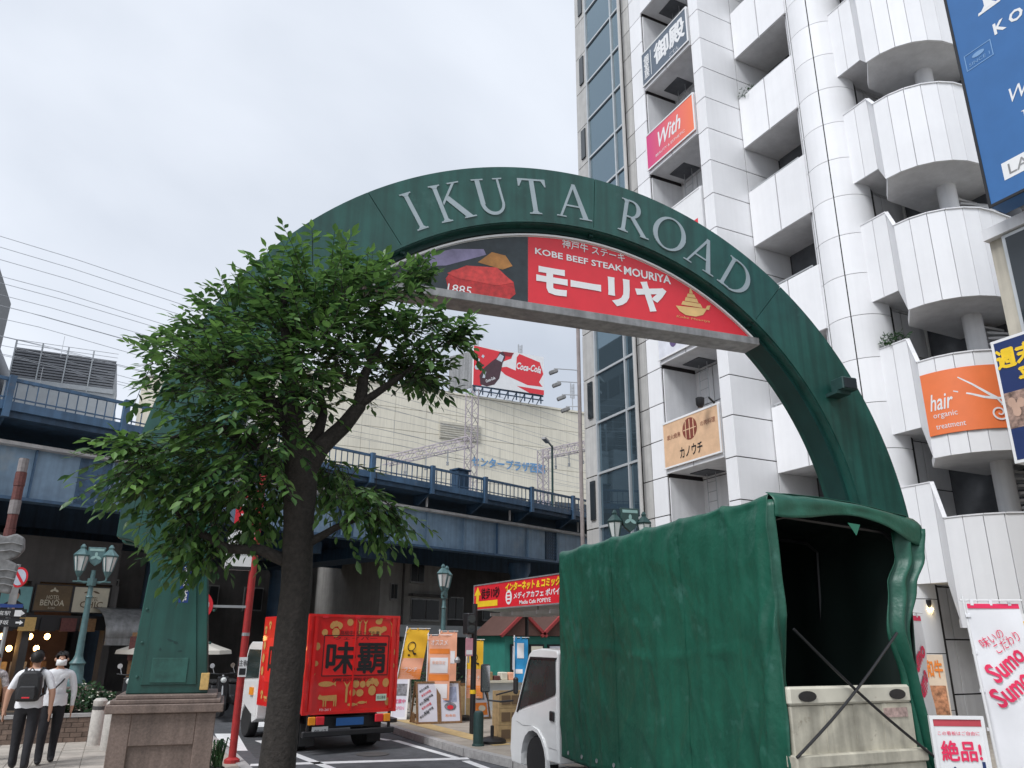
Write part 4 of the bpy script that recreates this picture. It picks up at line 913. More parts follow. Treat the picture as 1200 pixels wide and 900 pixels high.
# rear valance: rolls over the rear edge and hangs in a wavy lip
v = []; n = 44
for j in range(9):
    row = []
    for i in range(n+1):
        t = i/n; x = rows[0][70][0]+(1.96-rows[0][70][0])*t; zt = rows[0][72][2]+.008-.13*t+.045*math.sin(PI*t)
        drop = (.2+.05*math.sin(t*7+1)+.05*max(0, t-.75)*4)*j/8
        y = .02-.1*math.sin(min(1, j/3)*PI/2)-.02*math.sin(t*11)*j/8-.015*noise.noise(Vector((t*9, j*.3, 0)))
        row.append((x-.015*j/8*(1 if t > .5 else 0), y, zt-drop))
    v.append(row)
MB().grid(v).build('valance', tarp_m, tr, smooth='all', solid=.006)
c = []
for j in range(40):                                        # left curtain, gathered
    z = 3.15-2.75*j/39; w = .13+.16*max(0, (2.4-z)/1.2)**1.2 if z > 1.2 else .3; row = []
    for i in range(19):
        t = i/18; row.append((-dside(0, z)*(1-t)**2+w*t, .004-.028*math.sin(t*PI*3+z*1.5)*min(1, t*3)-.05*math.sin(t*PI)+.15*t*t+.16*min(1, t*2.5)*max(0, min(1, (2.1-z)/.55)), z))
    c.append(row)
MB().grid(c, flip=True).build('curtain', tarp_m, tr, smooth='all', solid=.005)
c = []
for j in range(44):                                        # right curtain, pinched at the strap
    z = 2.98-2.55*j/43
    k = [(2.98, 1.62, 2.02), (2.7, 1.6, 1.95), (2.4, 1.42, 1.78), (1.97, 1.33, 1.62), (1.5, 1.46, 1.64), (1.05, 1.5, 1.68), (.4, 1.62, 1.85)]
    for q in range(len(k)-1):
        if k[q][0] >= z >= k[q+1][0]:
            f = (k[q][0]-z)/(k[q][0]-k[q+1][0]); f = f*f*(3-2*f); x0 = k[q][1]+(k[q+1][1]-k[q][1])*f; x1 = k[q][2]+(k[q+1][2]-k[q][2])*f
    row = []
    for i in range(25):
        t = i/24; row.append((x0+(x1-x0)*t, -.03+.04*math.sin(t*PI*4+z*2.1)-.03*t+.06*(1-t)**2+.12*(t > .9)*(t-.9)*8, z))
    c.append(row)
MB().grid(c, flip=True).build('curtain', tarp_m, tr, smooth='all', solid=.005)
MB().add([(.88, -.115, 2.97), (1.04, -.115, 2.96), (.97, -.118, 2.85)], [(0, 2, 1)]).build('flap_patch', mat('patch green', (.02, .16, .1), .45, var=.1), tr, solid=.006)
for i in range(11):
    s = .35+i*.38; x = -dside(s, .46)-.012; MB().lathe([(.012, 0), (.026, -.003), (.026, .003), (.012, .006)], 10, (x, s, .46), axis='x').build('eyelet', steel, tr)
for s in (1.46, 2.92):
    b = MB(); b.grid([[(-dside(s+e, .4+2.6*j/50)-.007, s+e, .4+2.6*j/50) for e in (-.03, 0, .03)] for j in range(51)]); b.build('seam_strip', tarp_m, tr, smooth='all')
b = MB(); b.grid([[(-dside(TL*i/150, zz)-.006, TL*i/150, zz) for i in range(1, 150)] for zz in (.43, .47, .5)]); b.build('hem_strip', tarp_m, tr, smooth='all')
# bed, tailgate, straps
MB().box(.05, 1.6, .05, TL, .72, .84).build('bed_floor', bed_w, tr)
MB().box(.02, .07, .1, TL, .84, 1.25).build('side_board', bed_w, tr); MB().box(1.55, 1.6, .1, TL, .84, 1.25).build('side_board', bed_w, tr)
MB().box(.02, 1.5, -.02, .05, .86, 1.32).build('tailgate', bed_w, tr, bevel=.01)
tg = MB().box(.0, 1.49, -.04, .05, 1.325, 1.48).build('tailgate_rail', mat('cream rail paint', (.62, .59, .49), .5, var=.12, dirt=((.25, .2, .14), 8, .66)), tr, bevel=.02)
for x in (.2, 1.3):
    b = MB(); b.lathe([(.0, 0), (1., 0), (1., .012), (.0, .014)], 20, (0, 0, 0), axis='y'); b.v = [(x+p[0]*.10, -.043-p[1], 1.4+p[2]*.045) for p in b.v]; b.build('grip_hole', blackp, tg)
MB().box(-.02, 1.56, -.08, .06, .82, .93).build('rear_beam', bed_w, tr, bevel=.012); MB().box(.0, 1.55, -.05, .04, .55, .82).build('rear_panel', bed_w, tr, bevel=.01)
MB().box(1.12, 1.42, -.03, -.018, 1.2, 1.28).build('maker_plate', mat('worn pink plate', (.42, .3, .27), .6, var=.4, scale=30), tr)
for x in (.4, .75, 1.1): MB().box(x, x+.06, -.025, -.018, .86, 1.32).build('gate_rib', bed_w, tr)
for a, b_ in (((.1, -.07, 1.97), (1.72, -.1, .78)), ((1.36, -.09, 1.95), (-.02, -.08, .92))):
    q = [Vector(a).lerp(Vector(b_), i/10)+Vector((0, 0, -.05*math.sin(PI*i/10))) for i in range(11)]
    MB().tube(q, .013, 6).build('strap', blackp, tr)
b = MB()
for s in (.12, 1.2, 2.3, 3.4, 4.25): b.tube([(.08, s, .84), (.08, s, 2.95), (.3, s, 3.02), (1.6, s, 2.95), (1.75, s, 2.85), (1.6, s, .84)], .02, 6)
b.build('bow_frame', blackp, tr)
MB().box(.35, 1.25, .2, 5.9, .42, .6).build('chassis', blackp, tr)
wheel(tr, .18, 1.0, .24, .36, .34, side=-1); wheel(tr, 1.42, 1.0, .24, .36, .34, side=1); wheel(tr, .12, 5.22, .22, .34, .2, side=-1); wheel(tr, 1.5, 5.22, .22, .34, .2, side=1)
# cab
cab = [(4.45, .28), (4.45, 1.68), (4.5, 1.73), (5.0, 1.75), (5.3, 1.72), (5.42, 1.66), (5.9, .86), (6.06, .72), (6.1, .3), (6.04, .12), (5.62, .12)]
cab += [(5.22+.41*math.cos(RAD(a)), .22+.41*math.sin(RAD(a))) for a in range(0, 181, 15)]+[(4.78, .28)]
MB().prism(cab, 'x', .0, 1.62).build('cab', truck_w, tr, bevel=.03, seg=2)
win = [(4.52, 1.6), (5.3, 1.6), (5.36, 1.56), (5.78, .86), (5.5, .93), (4.9, 1.05), (4.55, 1.14), (4.52, 1.18)]
MB().prism(win, 'x', -.012, .01).build('side_window', cab_glass, tr)
MB().prism([(4.5+0*p[0], 0) for p in []] or [(4.48, 1.63), (5.33, 1.63), (5.39, 1.57), (5.83, .83), (5.78, .83), (5.34, 1.58), (5.3, 1.6), (4.5, 1.6)], 'x', -.02, .012).build('window_seal', blackp, tr)
door = MB().prism([(4.5, .45), (4.5, 1.12), (4.9, 1.03), (5.5, .9), (5.82, .84), (5.86, .7), (5.62, .66), (5.35, .68), (5.0, .62), (4.78, .45)], 'x', -.01, .01).build('door', truck_w, tr, bevel=.006)
MB().box(-.035, -.01, 4.54, 4.68, .8, .93).build('door_handle', blackp, door, bevel=.012)
MB().prism([(5.22+r*math.cos(RAD(a)), .22+r*math.sin(RAD(a))) for r, rg in ((.46, range(-10, 191, 20)), (.41, range(190, -11, -20))) for a in rg], 'x', -.03, .02).build('wheel_arch', truck_w, tr)
MB().prism([(5.44, 1.65), (5.47, 1.66), (5.93, .9), (5.9, .87)], 'x', .08, 1.54).build('windscreen', win_glass, tr)
MB().box(.1, 1.5, 6.08, 6.12, .42, .62).build('headlight_panel', win_glass, tr)
b = MB(); b.tube([(-.02, 5.95, .98), (-.12, 6.2, .95), (-.3, 6.3, .97), (-.34, 6.32, 1.1), (-.34, 6.32, 1.25)], .014, 8); b.tube([(-.02, 5.8, 1.15), (-.2, 6.2, 1.05)], .012, 6); b.build('mirror_arm', blackp, tr)
m_ = MB().box(-.42, -.26, 6.29, 6.35, 1.08, 1.5).build('mirror', blackp, tr, bevel=.03, seg=2); MB().box(-.405, -.275, 6.284, 6.289, 1.1, 1.48).build('mirror_glass', chrome, m_)
MB().box(-.06, .0, 5.78, 5.88, 1.08, 1.32).build('door_mirror', blackp, tr, bevel=.02)
MB().box(.1, 1.5, 4.6, 4.75, .8, 1.5).build('seat_back', blackp, tr)

# ------------------------------------------------------------------ red delivery truck
rt = thing('red_box_truck', 'red box truck with black characters and gold food pictures, driving away', 'truck', (3.22, 15.15, -.12), RAD(9), local=True)
RW, RL, RB, RT = 1.86, 2.6, .68, 2.42
box = MB().box(0, RW, 0, RL, RB, RT).build('cargo_box', redbox, rt, bevel=.015)
fb = Frame((RW/2, 0, (RB+RT)/2), FRONT); HH = RT-RB
rim(rt, fb, RW+.02, HH+.02, .05, redbox, d=.02, name='door_frame')
slab(rt, Frame((RW/2, -.03, (RB+RT)/2), FRONT), .03, HH-.1, .03, redbox, 'door_seam'); 
patch(rt, fb, [rect(-.62, .72, -.22, .50)], mat('bright red panel', (.8, .02, .02), .35), 'label_field', d=.006)
patch(rt, fb, [rect(-.62, .72, -.225, -.21), rect(-.62, .72, .49, .505), rect(-.625, -.61, -.22, .5), rect(.71, .725, -.22, .5)], sblack, 'label_border', d=.01)
text(rt, fb, '味覇', .06, .1, .56, sblack, w=1.22, bold=.022, d=.012); text(rt, fb, '高級中華スープの素', .1, .55, .075, sblack, w=.82, d=.012); text(rt, fb, 'ウェイパー', .02, .45, .055, sblack, w=.9, d=.012); text(rt, fb, '廣記商行', .0, -.29, .06, sblack, w=.8, d=.012)
ochre = mat('ochre print', (.58, .30, .09), .5, var=.1, scale=30)
def cabbage(x, y, s): return [ell(x, y-.3*s, .45*s, .5*s, 12)]+[ell(x+.5*s*math.cos(a), y+.35*s+.35*s*math.sin(a)*.8, .26*s, .34*s, 9, j=.12) for a in (.2, .8, 1.6, 2.3, 2.9)]
def fish(x, y, s): return [ell(x, y, s, .32*s, 14), [(x+.85*s, y), (x+1.35*s, y+.35*s), (x+1.25*s, y), (x+1.35*s, y-.3*s)]]
def cow(x, y, s): return [[(x-.9*s, y+.35*s), (x+.75*s, y+.4*s), (x+.8*s, y-.2*s), (x-.85*s, y-.15*s)], [(x-.85*s, y+.3*s), (x-1.2*s, y+.5*s), (x-1.4*s, y+.15*s), (x-1.25*s, y-.02*s), (x-.85*s, y-.05*s)]]+[[(x+q*s, y-.1*s), (x+(q+.16)*s, y-.1*s), (x+(q+.14)*s, y-.75*s), (x+(q+.02)*s, y-.75*s)] for q in (-.8, -.55, .4, .62)]
def leek(x, y, s): return [[(x-.1*s, y-s), (x+.1*s, y-s), (x+.12*s, y+.3*s), (x-.12*s, y+.3*s)], [(x-.05*s, y+.3*s), (x-.4*s, y+s), (x, y+.6*s), (x+.38*s, y+s), (x+.08*s, y+.3*s)]]
mots = [cabbage(-.4, .6, .17), [ell(-.62, .55, .06, .06)], [ell(-.12, .74, .065, .065)], leek(.08, .66, .14), leek(.2, .66, .14), [ell(.44, .6, .17, .07), ell(.6, .63, .06, .05), rect(.33, .37, .5, .57), rect(.5, .54, .5, .57)],
        [ell(.48, .76, .07, .05), ell(.53, .8, .03, .04)], leek(.78, .63, .15), fish(-.52, -.36, .15), cow(-.42, -.62, .17), leek(-.1, -.5, .19), [ell(.08, -.37, .07, .07)], [ell(.02, -.52, .065, .065)], [ell(.17, -.53, .075, .065)], [ell(.22, -.38, .06, .06)],
        cabbage(.42, -.44, .18), [ell(.7, -.36, .07, .08)], [ell(.76, -.7, .06, .07)], fish(.02, -.73, .09), fish(.22, -.7, .08), [ell(-.74, .3, .05, .07)], [ell(-.76, .0, .06, .05)], leek(-.77, -.25, .09), [ell(.82, .2, .05, .07)], [ell(.82, -.05, .05, .05)]]
for g_ in mots: patch(rt, fb, g_, ochre, 'food_motif', d=.008)
patch(rt, fb, [rect(.5, .72, -.68, -.56)], mat('pale green label', (.55, .7, .55), .4), 'sticker', d=.03); text(rt, fb, '低公害車', .61, -.62, .06, sblack, w=.18, d=.034); text(rt, fb, 'FD-2611', -.5, -.8, .04, swhite, w=.22, d=.012)
fl = Frame((0, RL/2, (RB+RT)/2), LEFTF)
patch(rt, fl, [rect(-.95, .95, -.4, .45)], MATS['bright red panel'], 'label_field', d=.006); text(rt, fl, '味覇', 0, .02, .62, sblack, w=1.55, bold=.022, d=.012)
mots = []
for i in range(22):
    x, y = random.uniform(-1.15, 1.15), random.choice((random.uniform(.54, .74), random.uniform(-.74, -.5)))
    mots.append(random.choice((lambda: cabbage(x, y, .1), lambda: fish(x, y, .11), lambda: cow(x, y, .09), lambda: leek(x, y, .1), lambda: [ell(x, y, .06, .06)]))())
mots += [[ell(s_*1.12, y, .07, .09)] for s_ in (-1, 1) for y in (-.2, .05, .3)]
for g_ in mots: patch(rt, fl, g_, ochre, 'food_motif', d=.008)
for x in (.02, RW-.05):
    for z in (RB+.25, RB+.85, RB+1.45): MB().box(x, x+.03, -.035, .03, z, z+.1).build('hinge', redbox, rt)
for x in (.12, RW-.4): MB().box(x, x+.28, .32, .34, .12, .5).build('mud_flap', rubber, rt)
for x in (.1, RW-.16): MB().box(x, x+.06, -.035, -.02, RB+.05, RT-.05).build('lock_rod', redbox, rt)
for x in (.25, .9, 1.55): MB().box(x, x+.1, -.03, 0, RT-.06, RT-.02).build('marker_lamp', sred, rt)
MB().box(.3, 1.56, .1, 4.0, .42, .62).build('chassis', blackp, rt); MB().box(.02, RW-.02, -.06, .04, .3, .4).build('bumper', blackp, rt, bevel=.015)
for x in (.1, RW-.14): MB().box(x, x+.04, -.03, .02, .3, RB).build('bumper_hanger', blackp, rt)
for x, s_ in ((.18, 1), (RW-.18, -1)):
    MB().box(x-.07, x+.07, -.05, .0, .5, .64).build('indicator_lamp', mat('amber lens', (.85, .3, .02), .25, var=0), rt, bevel=.01); MB().box(x+s_*.08, x+s_*.24, -.05, .0, .5, .64).build('tail_lamp', sred, rt, bevel=.01)
pl = MB().box(.2, .5, -.05, -.02, .32, .47).build('number_plate', mat('plate grey', (.45, .46, .46), .5), rt); text(rt, Frame((.35, -.052, .39), FRONT), '80-67', 0, 0, .07, sblack, w=.22)
MB().box(.66, 1.2, -.04, -.02, .47, .6).build('blue_plate', mat('plate blue', (.02, .1, .3), .4), rt)
wheel(rt, .2, .85, .31, .31, .38); wheel(rt, RW-.2, .85, .31, .31, .38, side=1); wheel(rt, .16, 3.4, .31, .31, .2); wheel(rt, RW-.16, 3.4, .31, .31, .2, side=1)
cp = [(2.72, .4), (2.72, 1.85), (2.8, 1.92), (3.5, 1.92), (3.66, 1.84), (4.1, 1.1), (4.16, .3), (3.8, .3)]+[(3.4+.38*math.cos(RAD(a)), .31+.38*math.sin(RAD(a))) for a in range(0, 181, 20)]
MB().prism(cp, 'x', .06, RW-.06).build('cab', truck_w, rt, bevel=.03, seg=2); MB().prism([(2.8, 1.2), (2.8, 1.76), (3.58, 1.76), (3.9, 1.15)], 'x', .045, .07).build('side_window', cab_glass, rt)
MB().box(.0, .04, 4.15, 4.2, 1.2, 1.6).build('mirror', blackp, rt); MB().box(.01, .05, 3.0, 3.2, .85, 1.0).build('indicator_lamp', MATS['amber lens'], rt)
MB().prism([(.0, 0), (.0, 0)] and [(2.75, .45), (2.75, 1.15), (3.95, 1.08), (3.95, .72), (3.72, .7), (3.1, .5)], 'x', .05, .07).build('door', truck_w, rt)

# ------------------------------------------------------------------ street lamps
def lantern(parent, x, y, z, s, dk):
    b = MB(); b.lathe([(.03*s, -.12*s), (.06*s, -.06*s), (.085*s, 0)], 6, (x, y, z)); b.lathe([(.15*s, .3*s), (.17*s, .33*s), (.09*s, .42*s), (.05*s, .46*s), (.06*s, .5*s), (.02*s, .56*s)], 6, (x, y, z))
    for k in range(6):
        a = k*PI/3; b.beam((x+.085*s*math.cos(a), y+.085*s*math.sin(a), z), (x+.15*s*math.cos(a), y+.15*s*math.sin(a), z+.3*s), .016*s, .016*s)
    o = b.build('lantern', dk, parent)
    g = MB(); g.lathe([(.075*s, 0), (.138*s, .3*s)], 6, (x, y, z)); g.build('lantern_glass', lamp_gl, o)
def lamp(label, x, y, rot, base, top, m, s=1., shield=True, ped=granite):
    t = thing('street_lamp', label, 'street lamp', (x, y, 0), rot, group='twin lantern street lamps', local=True)
    b = MB(); b.box(-.27, .27, -.27, .27, 0, base-.08); b.box(-.32, .32, -.32, .32, base-.08, base); b.build('pedestal', ped, t, bevel=.01)
    b = MB(); h = top-base-.5
    b.lathe([(.2, 0), (.2, .1), (.15, .16), (.13, .4), (.16, .44), (.1, .52), (.075, .6), (.055, h*.75), (.075, h*.76), (.05, h*.78), (.045, h)], 12, (0, 0, base)); b.build('post', m, t, smooth=True)
    b = MB(); zz = base+h-.12
    for sx in (-1, 1): b.tube([(0, 0, zz-.1), (sx*.14, 0, zz-.14), (sx*.26, 0, zz-.1), (sx*.27, 0, zz)], .022, 6)
    b.tube([(-.36, 0, zz-.12), (.36, 0, zz-.12)], .016, 6); b.lathe([(.09, zz-.2), (.09, zz-.05)], 10); b.build('cross_arm', m, t)
    for sx in (-1, 1): lantern(t, sx*.27, 0, zz+.1, s, m)
    if shield:
        sh = MB(); q = [(-.17, .2), (.17, .2), (.16, .02), (.1, -.12), (0, -.2), (-.1, -.12), (-.16, .02)]; sh.prism([(a, base+h+.28+c) for a, c in q], 'y', -.03, .03); so = sh.build('shield', m, t, bevel=.008)
        fr = Frame((0, -.031, base+h+.28), FRONT)
        for r0, w in ((0, 0),): patch(so, fr, [[(-.14, .17), (.14, .17), (.14, .12), (-.14, .12)], ell(-.05, -.02, .06, .03, 10, .5), ell(.05, -.02, .06, .03, 10, -.5), ell(0, .05, .03, .05, 8)], mat('shield relief', (.25, .4, .38), .5), 'emblem', d=.004)
    return t
lamp('pale blue green twin lantern lamp behind the two walking men', -.62, 19, RAD(-4), .92, 3.72, lamp_gr)
lamp('dark green lantern lamp among the orange banners', 7.85, 20.2, RAD(58), .91, 3.75, lamp_gr, 1.05, shield=False)
lamp('twin lantern lamp with shield rising just above the green tarpaulin', 7.45, 10.75, RAD(-8), 1.3, 4.0, lamp_dk, .82)

# ------------------------------------------------------------------ left corner: planter, bollards, poles, shops
brickm = mat('dark planter brick', (.16, .115, .09), .85, var=.25, scale=14, rnd=.25)
p = thing('brick_planter', 'low brown brick planter with flowering shrubs behind the two men', 'planter', (-1.2, 18.1, 0))
MB().box(-3.4, .22, 17.72, 18.5, 0, .42).build('core', conc_d, p); MB().box(-3.4, .25, 17.9, 18.4, .42, .5).build('soil', bark, p)
for j in range(5):
    for i in range(13):
        x0 = -2.4+i*.2+(.1 if j % 2 else 0); piece('brick', p, x0+.005, x0+.195, 17.68, 17.74, .01+j*.085, .088+j*.085, brickm)
MB().box(-3.45, .28, 17.66, 17.8, .44, .5).build('coping', kerbm, p); MB().box(.16, .28, 17.8, 18.55, .0, .5).build('end_wall', conc_d, p)
MB().box(-.55, .1, 18.6, 19.3, 0, .8).build('rear_block', granite, p)
for i, (x, y, z, r, lab) in enumerate(((-.35, 18.15, .72, .36, 'tall flowering shrub at the right end of the brick planter'), (-.75, 18.1, .62, .28, 'low green shrub in the brick planter beside the man in the mask'), (-.02, 18.2, .62, .26, 'small shrub on the right corner of the brick planter'))):
    s_ = thing('planter_shrub', lab, 'shrub', (x, y, .48), group='planter shrubs'); leafball('foliage', None, None, (x, y, z), r, 420, .1, s_, .9)
    b = MB()
    for k in range(5): b.tube([(x, y, .45), (x+random.uniform(-.2, .2), y+random.uniform(-.1, .1), z+.2)], .008, 4)
    b.build('stem', bark, s_)
    f = MB()
    for k in range(26):
        d = Vector((random.gauss(0, 1), random.gauss(0, 1), random.gauss(.4, .7))).normalized()*r*1.02; f.lathe([(.004, 0), (.022, .008), (.004, .016)], 6, (x+d.x, y+d.y, z+d.z*.9))
    f.build('flowers', mat('white petals %d' % i, (.75, .72, .6), .8), s_)
stone_w = mat('pale stone bollard', (.5, .47, .43), .8, var=.15, scale=20)
for x, y, lab in ((-.07, 17.05, 'pale stone bollard further from the gate pier'), (.15, 16.3, 'pale stone bollard nearest the gate pier')):
    t = thing('stone_bollard', lab, 'bollard', (x, y, 0), group='pale stone bollards')
    MB().lathe([(.12, 0), (.12, .6), (.105, .62), (.105, .66), (.12, .68), (.12, .76), (.08, .8)], 14, (x, y, 0)).build('shaft', stone_w, t, smooth=True); MB().lathe([(.123, .61), (.123, .665)], 14, (x, y, 0)).build('groove_band', conc_d, t)
t = thing('red_pole', 'slanting looking red street pole beside the left gate pier', 'pole', (1.93, 13.94, 0))
MB().tube([(1.93, 13.94, 0), (1.93, 13.94, 4.6)], .06, 12).build('shaft', redpole_m, t, smooth=True); MB().lathe([(.12, 0), (.12, .05), (.07, .08)], 14, (1.93, 13.94, 0)).build('base', redpole_m, t)
fr = Frame((1.93, 13.872, 1.42), FRONT); slab(t, fr, .13, .3, .01, swhite, 'sticker'); text(t, fr, '駐輪', 0, .06, .1, sblack); patch(t, fr, [rect(-.05, .05, -.12, -.02)], sblack, 'print')
MB().lathe([(.064, 1.9), (.064, 1.95)], 12, (1.93, 13.94, 0)).build('clamp', steel, t)
t = thing('parking_sign', 'white parking sign with dark letters on the red pole, half hidden by leaves', 'sign', (1.68, 13.94, 2.7)); fr = Frame((1.72, 13.9, 3.28), FRONT)
slab(t, fr, .5, .66, .05, swhite, 'panel'); text(t, fr, 'COIN', .0, .12, .17, sblack, w=.44); text(t, fr, 'PARKING', 0, -.06, .06, sblack, w=.3); patch(t, fr, [rect(-.25, .25, -.33, -.27)], sblack, 'band')
t = thing('red_shop_sign', 'red sign with white characters near the top of the red pole, among leaves', 'sign', (1.78, 13.94, 3.45)); fr = Frame((1.75, 13.9, 4.0), FRONT)
slab(t, fr, .42, .66, .05, sred, 'panel'); text(t, fr, '王子', 0, 0, .5, swhite, w=.24, bold=.03, vert=True)
t = thing('round_road_sign', 'round red and white road sign partly hidden behind the left gate pier', 'sign', (1.35, 13.96, 2.1)); fr = Frame((1.12, 13.9, 2.36), FRONT)
patch(t, fr, [ell(0, 0, .24, .24, 28)], sred, 'disc'); patch(t, fr, [ell(0, 0, .18, .18, 28)], swhite, 'disc_field', d=.008); MB().beam((1.24, 13.93, 2.36), (1.93, 13.93, 2.36), .04, .04).build('bracket', steel, t)
t = thing('direction_sign_pole', 'grey pole with round no parking sign and dark arrow boards, far left', 'sign', (-1.68, 15.9, 0))
MB().tube([(-1.68, 15.95, 0), (-1.68, 15.95, 3.05)], .035, 8).build('pole', steel, t, smooth=True)
fr = Frame((-1.63, 15.88, 2.83), FRONT); patch(t, fr, [ell(0, 0, .13, .17, 24)], sred, 'disc'); patch(t, fr, [ell(0, 0, .1, .135, 24)], mat('sign pale blue', (.55, .6, .7), .4), 'disc_field', d=.008); patch(t, fr, [[(-.09, .1), (-.06, .13), (.09, -.1), (.06, -.13)]], sred, 'bar', d=.012)
fr = Frame((-1.66, 15.88, 2.52), FRONT); slab(t, fr, .12, .28, .02, grey_m, 'supplement_plate')
fr = Frame((-1.66, 15.88, 2.36), FRONT); slab(t, fr, .34, .06, .03, MATS['notice blue'], 'blue_plate')
for z, s_ in ((2.24, '三宮駅'), (2.09, '北野坂')):
    fr = Frame((-1.72, 15.88, z), FRONT); o = slab(t, fr, .6, .135, .03, sblack, 'arrow_board'); text(t, fr, s_, -.06, .0, .07, swhite, w=.26); patch(t, fr, [[(.17, .015), (.23, .015), (.23, .04), (.28, 0), (.23, -.04), (.23, -.015), (.17, -.015)]], swhite, 'arrow')
fr = Frame((-1.62, 15.875, 2.24), FRONT); patch(t, fr, [rect(.03, .13, -.05, .05)], swhite, 'pictogram', d=.01)
# carved sign with a banded pole at the left edge
rust = mat('rusty red band', (.12, .04, .035), .7, var=.3, scale=20); band_w = mat('dirty white band', (.22, .2, .2), .7, var=.25, scale=16)
t = thing('banded_pole', 'weathered red and white banded pole with grey scroll carving at the left edge', 'pole', (-1.75, 14.9, 0))
P0, P1 = Vector((-1.78, 14.9, 2.6)), Vector((-1.8, 14.88, 4.69))
MB().tube([(-1.78, 14.9, 0), P0], .05, 10).build('lower_post', conc_d, t)
for k in range(9):
    a, c = P0.lerp(P1, k/9), P0.lerp(P1, (k+.98)/9); MB().tube([a, c], [.075+.008*(k % 2)]*2, 10).build('band', [rust, rust, band_w][k % 3], t)
scroll = [(-.2, 2.55), (.12, 2.5), (.16, 2.95), (.03, 3.02), (.13, 3.08), (.2, 3.2), (.17, 3.38), (.05, 3.44), (-.1, 3.38), (-.2, 3.42)]
MB().prism([(x-1.72, z) for x, z in scroll], 'y', 14.72, 14.9).build('scroll_carving', mat('grey carved stone', (.2, .2, .2), .85, var=.3, scale=12), t, bevel=.03, seg=2)
for z in (2.62, 2.72, 2.84, 3.14, 3.26): MB().tube([(-1.9, 14.71, z), (-1.7, 14.7, z+.03), (-1.56, 14.71, z)], .012, 5).build('carved_ridge', MATS['grey carved stone'], t)

# shop under the viaduct
VA0 = VA.copy(); VA = VA+VD*.87
sh = thing('viaduct_shop', 'lit shop front under the viaduct with hotel boards above, far left', 'shop', V(0, -3, -.12))
vbox(MB(), -9, 3.2, -2.6, -7, 3.35, 4.6).build('upper_wall', conc_d, sh); vbox(MB(), -9, 3.2, -6.0, -7, -.12, 3.35).build('rear_wall', mat('brown interior', (.12, .06, .035), .8, var=.4, scale=1.5), sh)
for s in (-5, -1.75, .95, 3.1): vbox(MB(), s, s+.2, -2.6, -3, -.12, 3.35).build('pillar', conc_d, sh)
vbox(MB(), -9, 3.2, -2.4, -3, 2.06, 2.45).build('fascia', blackp, sh)
text(sh, Frame(V(-.3, -2.39, 2.28), VD), 'BAR & DINING', 0, 0, .1, sred, w=1.0, d=.01)
warm = mat('warm shop lamp', (1., .55, .18), .5, var=0, emit=9)
for i in range(9):
    c = V(-.5+.3*i-(i % 3)*.08, -3.1, 1.8-(i % 2)*.32); o = MB().lathe([(.03, 0), (.07, .05), (.07, .12), (.03, .16)], 8, c).build('lamp', warm, sh)
for i in range(6):
    o = vbox(MB(), -.9+i*.5, -.5+i*.5, -3.6, -3.7, .3, 1.2).build('display_panel', [wood, sred, cream, wood_l, conc, wood][i], sh)
for i in range(7): vbox(MB(), -.8+i*.52, -.4+i*.52, -2.33, -2.4, 2.02, 2.38).build('menu_board', [sblack, wood, sblack, gold, sblack, rust, wood][i], sh)
vbox(MB(), -3.2, .7, -3.0, -3.5, -.1, .7).build('counter', wood, sh)
def board(name, label, s0, s1, z0, z1, m, o=-2.5):
    t = thing(name, label, 'sign', V((s0+s1)/2, o, z0)); fr = Frame(V((s0+s1)/2, o, (z0+z1)/2), VD); slab(t, fr, s1-s0, z1-z0, .1, m, 'panel'); rim(t, fr, s1-s0+.04, z1-z0+.04, .03, blackp, d=.015); return t, fr
brn = mat('hotel board brown', (.10, .065, .03), .45, var=.3, scale=3); palebd = mat('hotel board cream', (.5, .46, .36), .5, var=.12, scale=3)
t, fr = board('hotel_board', 'brown hotel board with gold lettering left of the lamp post', 1.05, 2.0, 2.56, 3.27, brn)
text(t, fr, 'HOTEL', 0, .02, .11, palebd, w=.34); text(t, fr, 'BENOA', 0, -.13, .16, palebd, w=.62, bold=.01); patch(t, fr, [ell(-.06, .2, .05, .03, 10, .5), ell(.06, .2, .05, .03, 10, -.5), ell(0, .24, .03, .05, 10)], palebd, 'emblem'); text(t, fr, 'KOBE', 0, -.27, .05, palebd)
t, fr = board('hotel_board', 'cream hotel board with dark lettering right of the lamp post', 2.04, 3.02, 2.54, 3.26, palebd)
text(t, fr, 'HOTEL', .02, .03, .11, brn, w=.36); text(t, fr, 'CHIC', .03, -.13, .18, brn, w=.62, bold=.01); patch(t, fr, [ell(-.12, .22, .1, .025, 10, .3), ell(.12, .22, .1, .025, 10, -.3)], brn, 'emblem')
t, fr = board('portrait_board', 'teal board with a portrait of a dark haired person beside the hotel boards', .1, .98, 2.5, 3.2, mat('portrait teal', (.16, .35, .36), .5, var=.15))
patch(t, fr, [[(-.3, -.33), (.34, -.33), (.26, -.12), (.1, -.03), (-.06, -.03), (-.22, -.14)]], sblack, 'jacket_print', d=.006); patch(t, fr, [[(-.04, -.12), (.1, -.12), (.06, -.33), (-.02, -.33)]], skin, 'neck_print', d=.01); patch(t, fr, [ell(.03, .1, .1, .14)], skin, 'face_print', d=.012)
patch(t, fr, [[(-.1, .08), (-.1, .22), (0, .3), (.12, .26), (.16, .1), (.12, .14), (0, .2)]], hair_m, 'hair_print', d=.016)
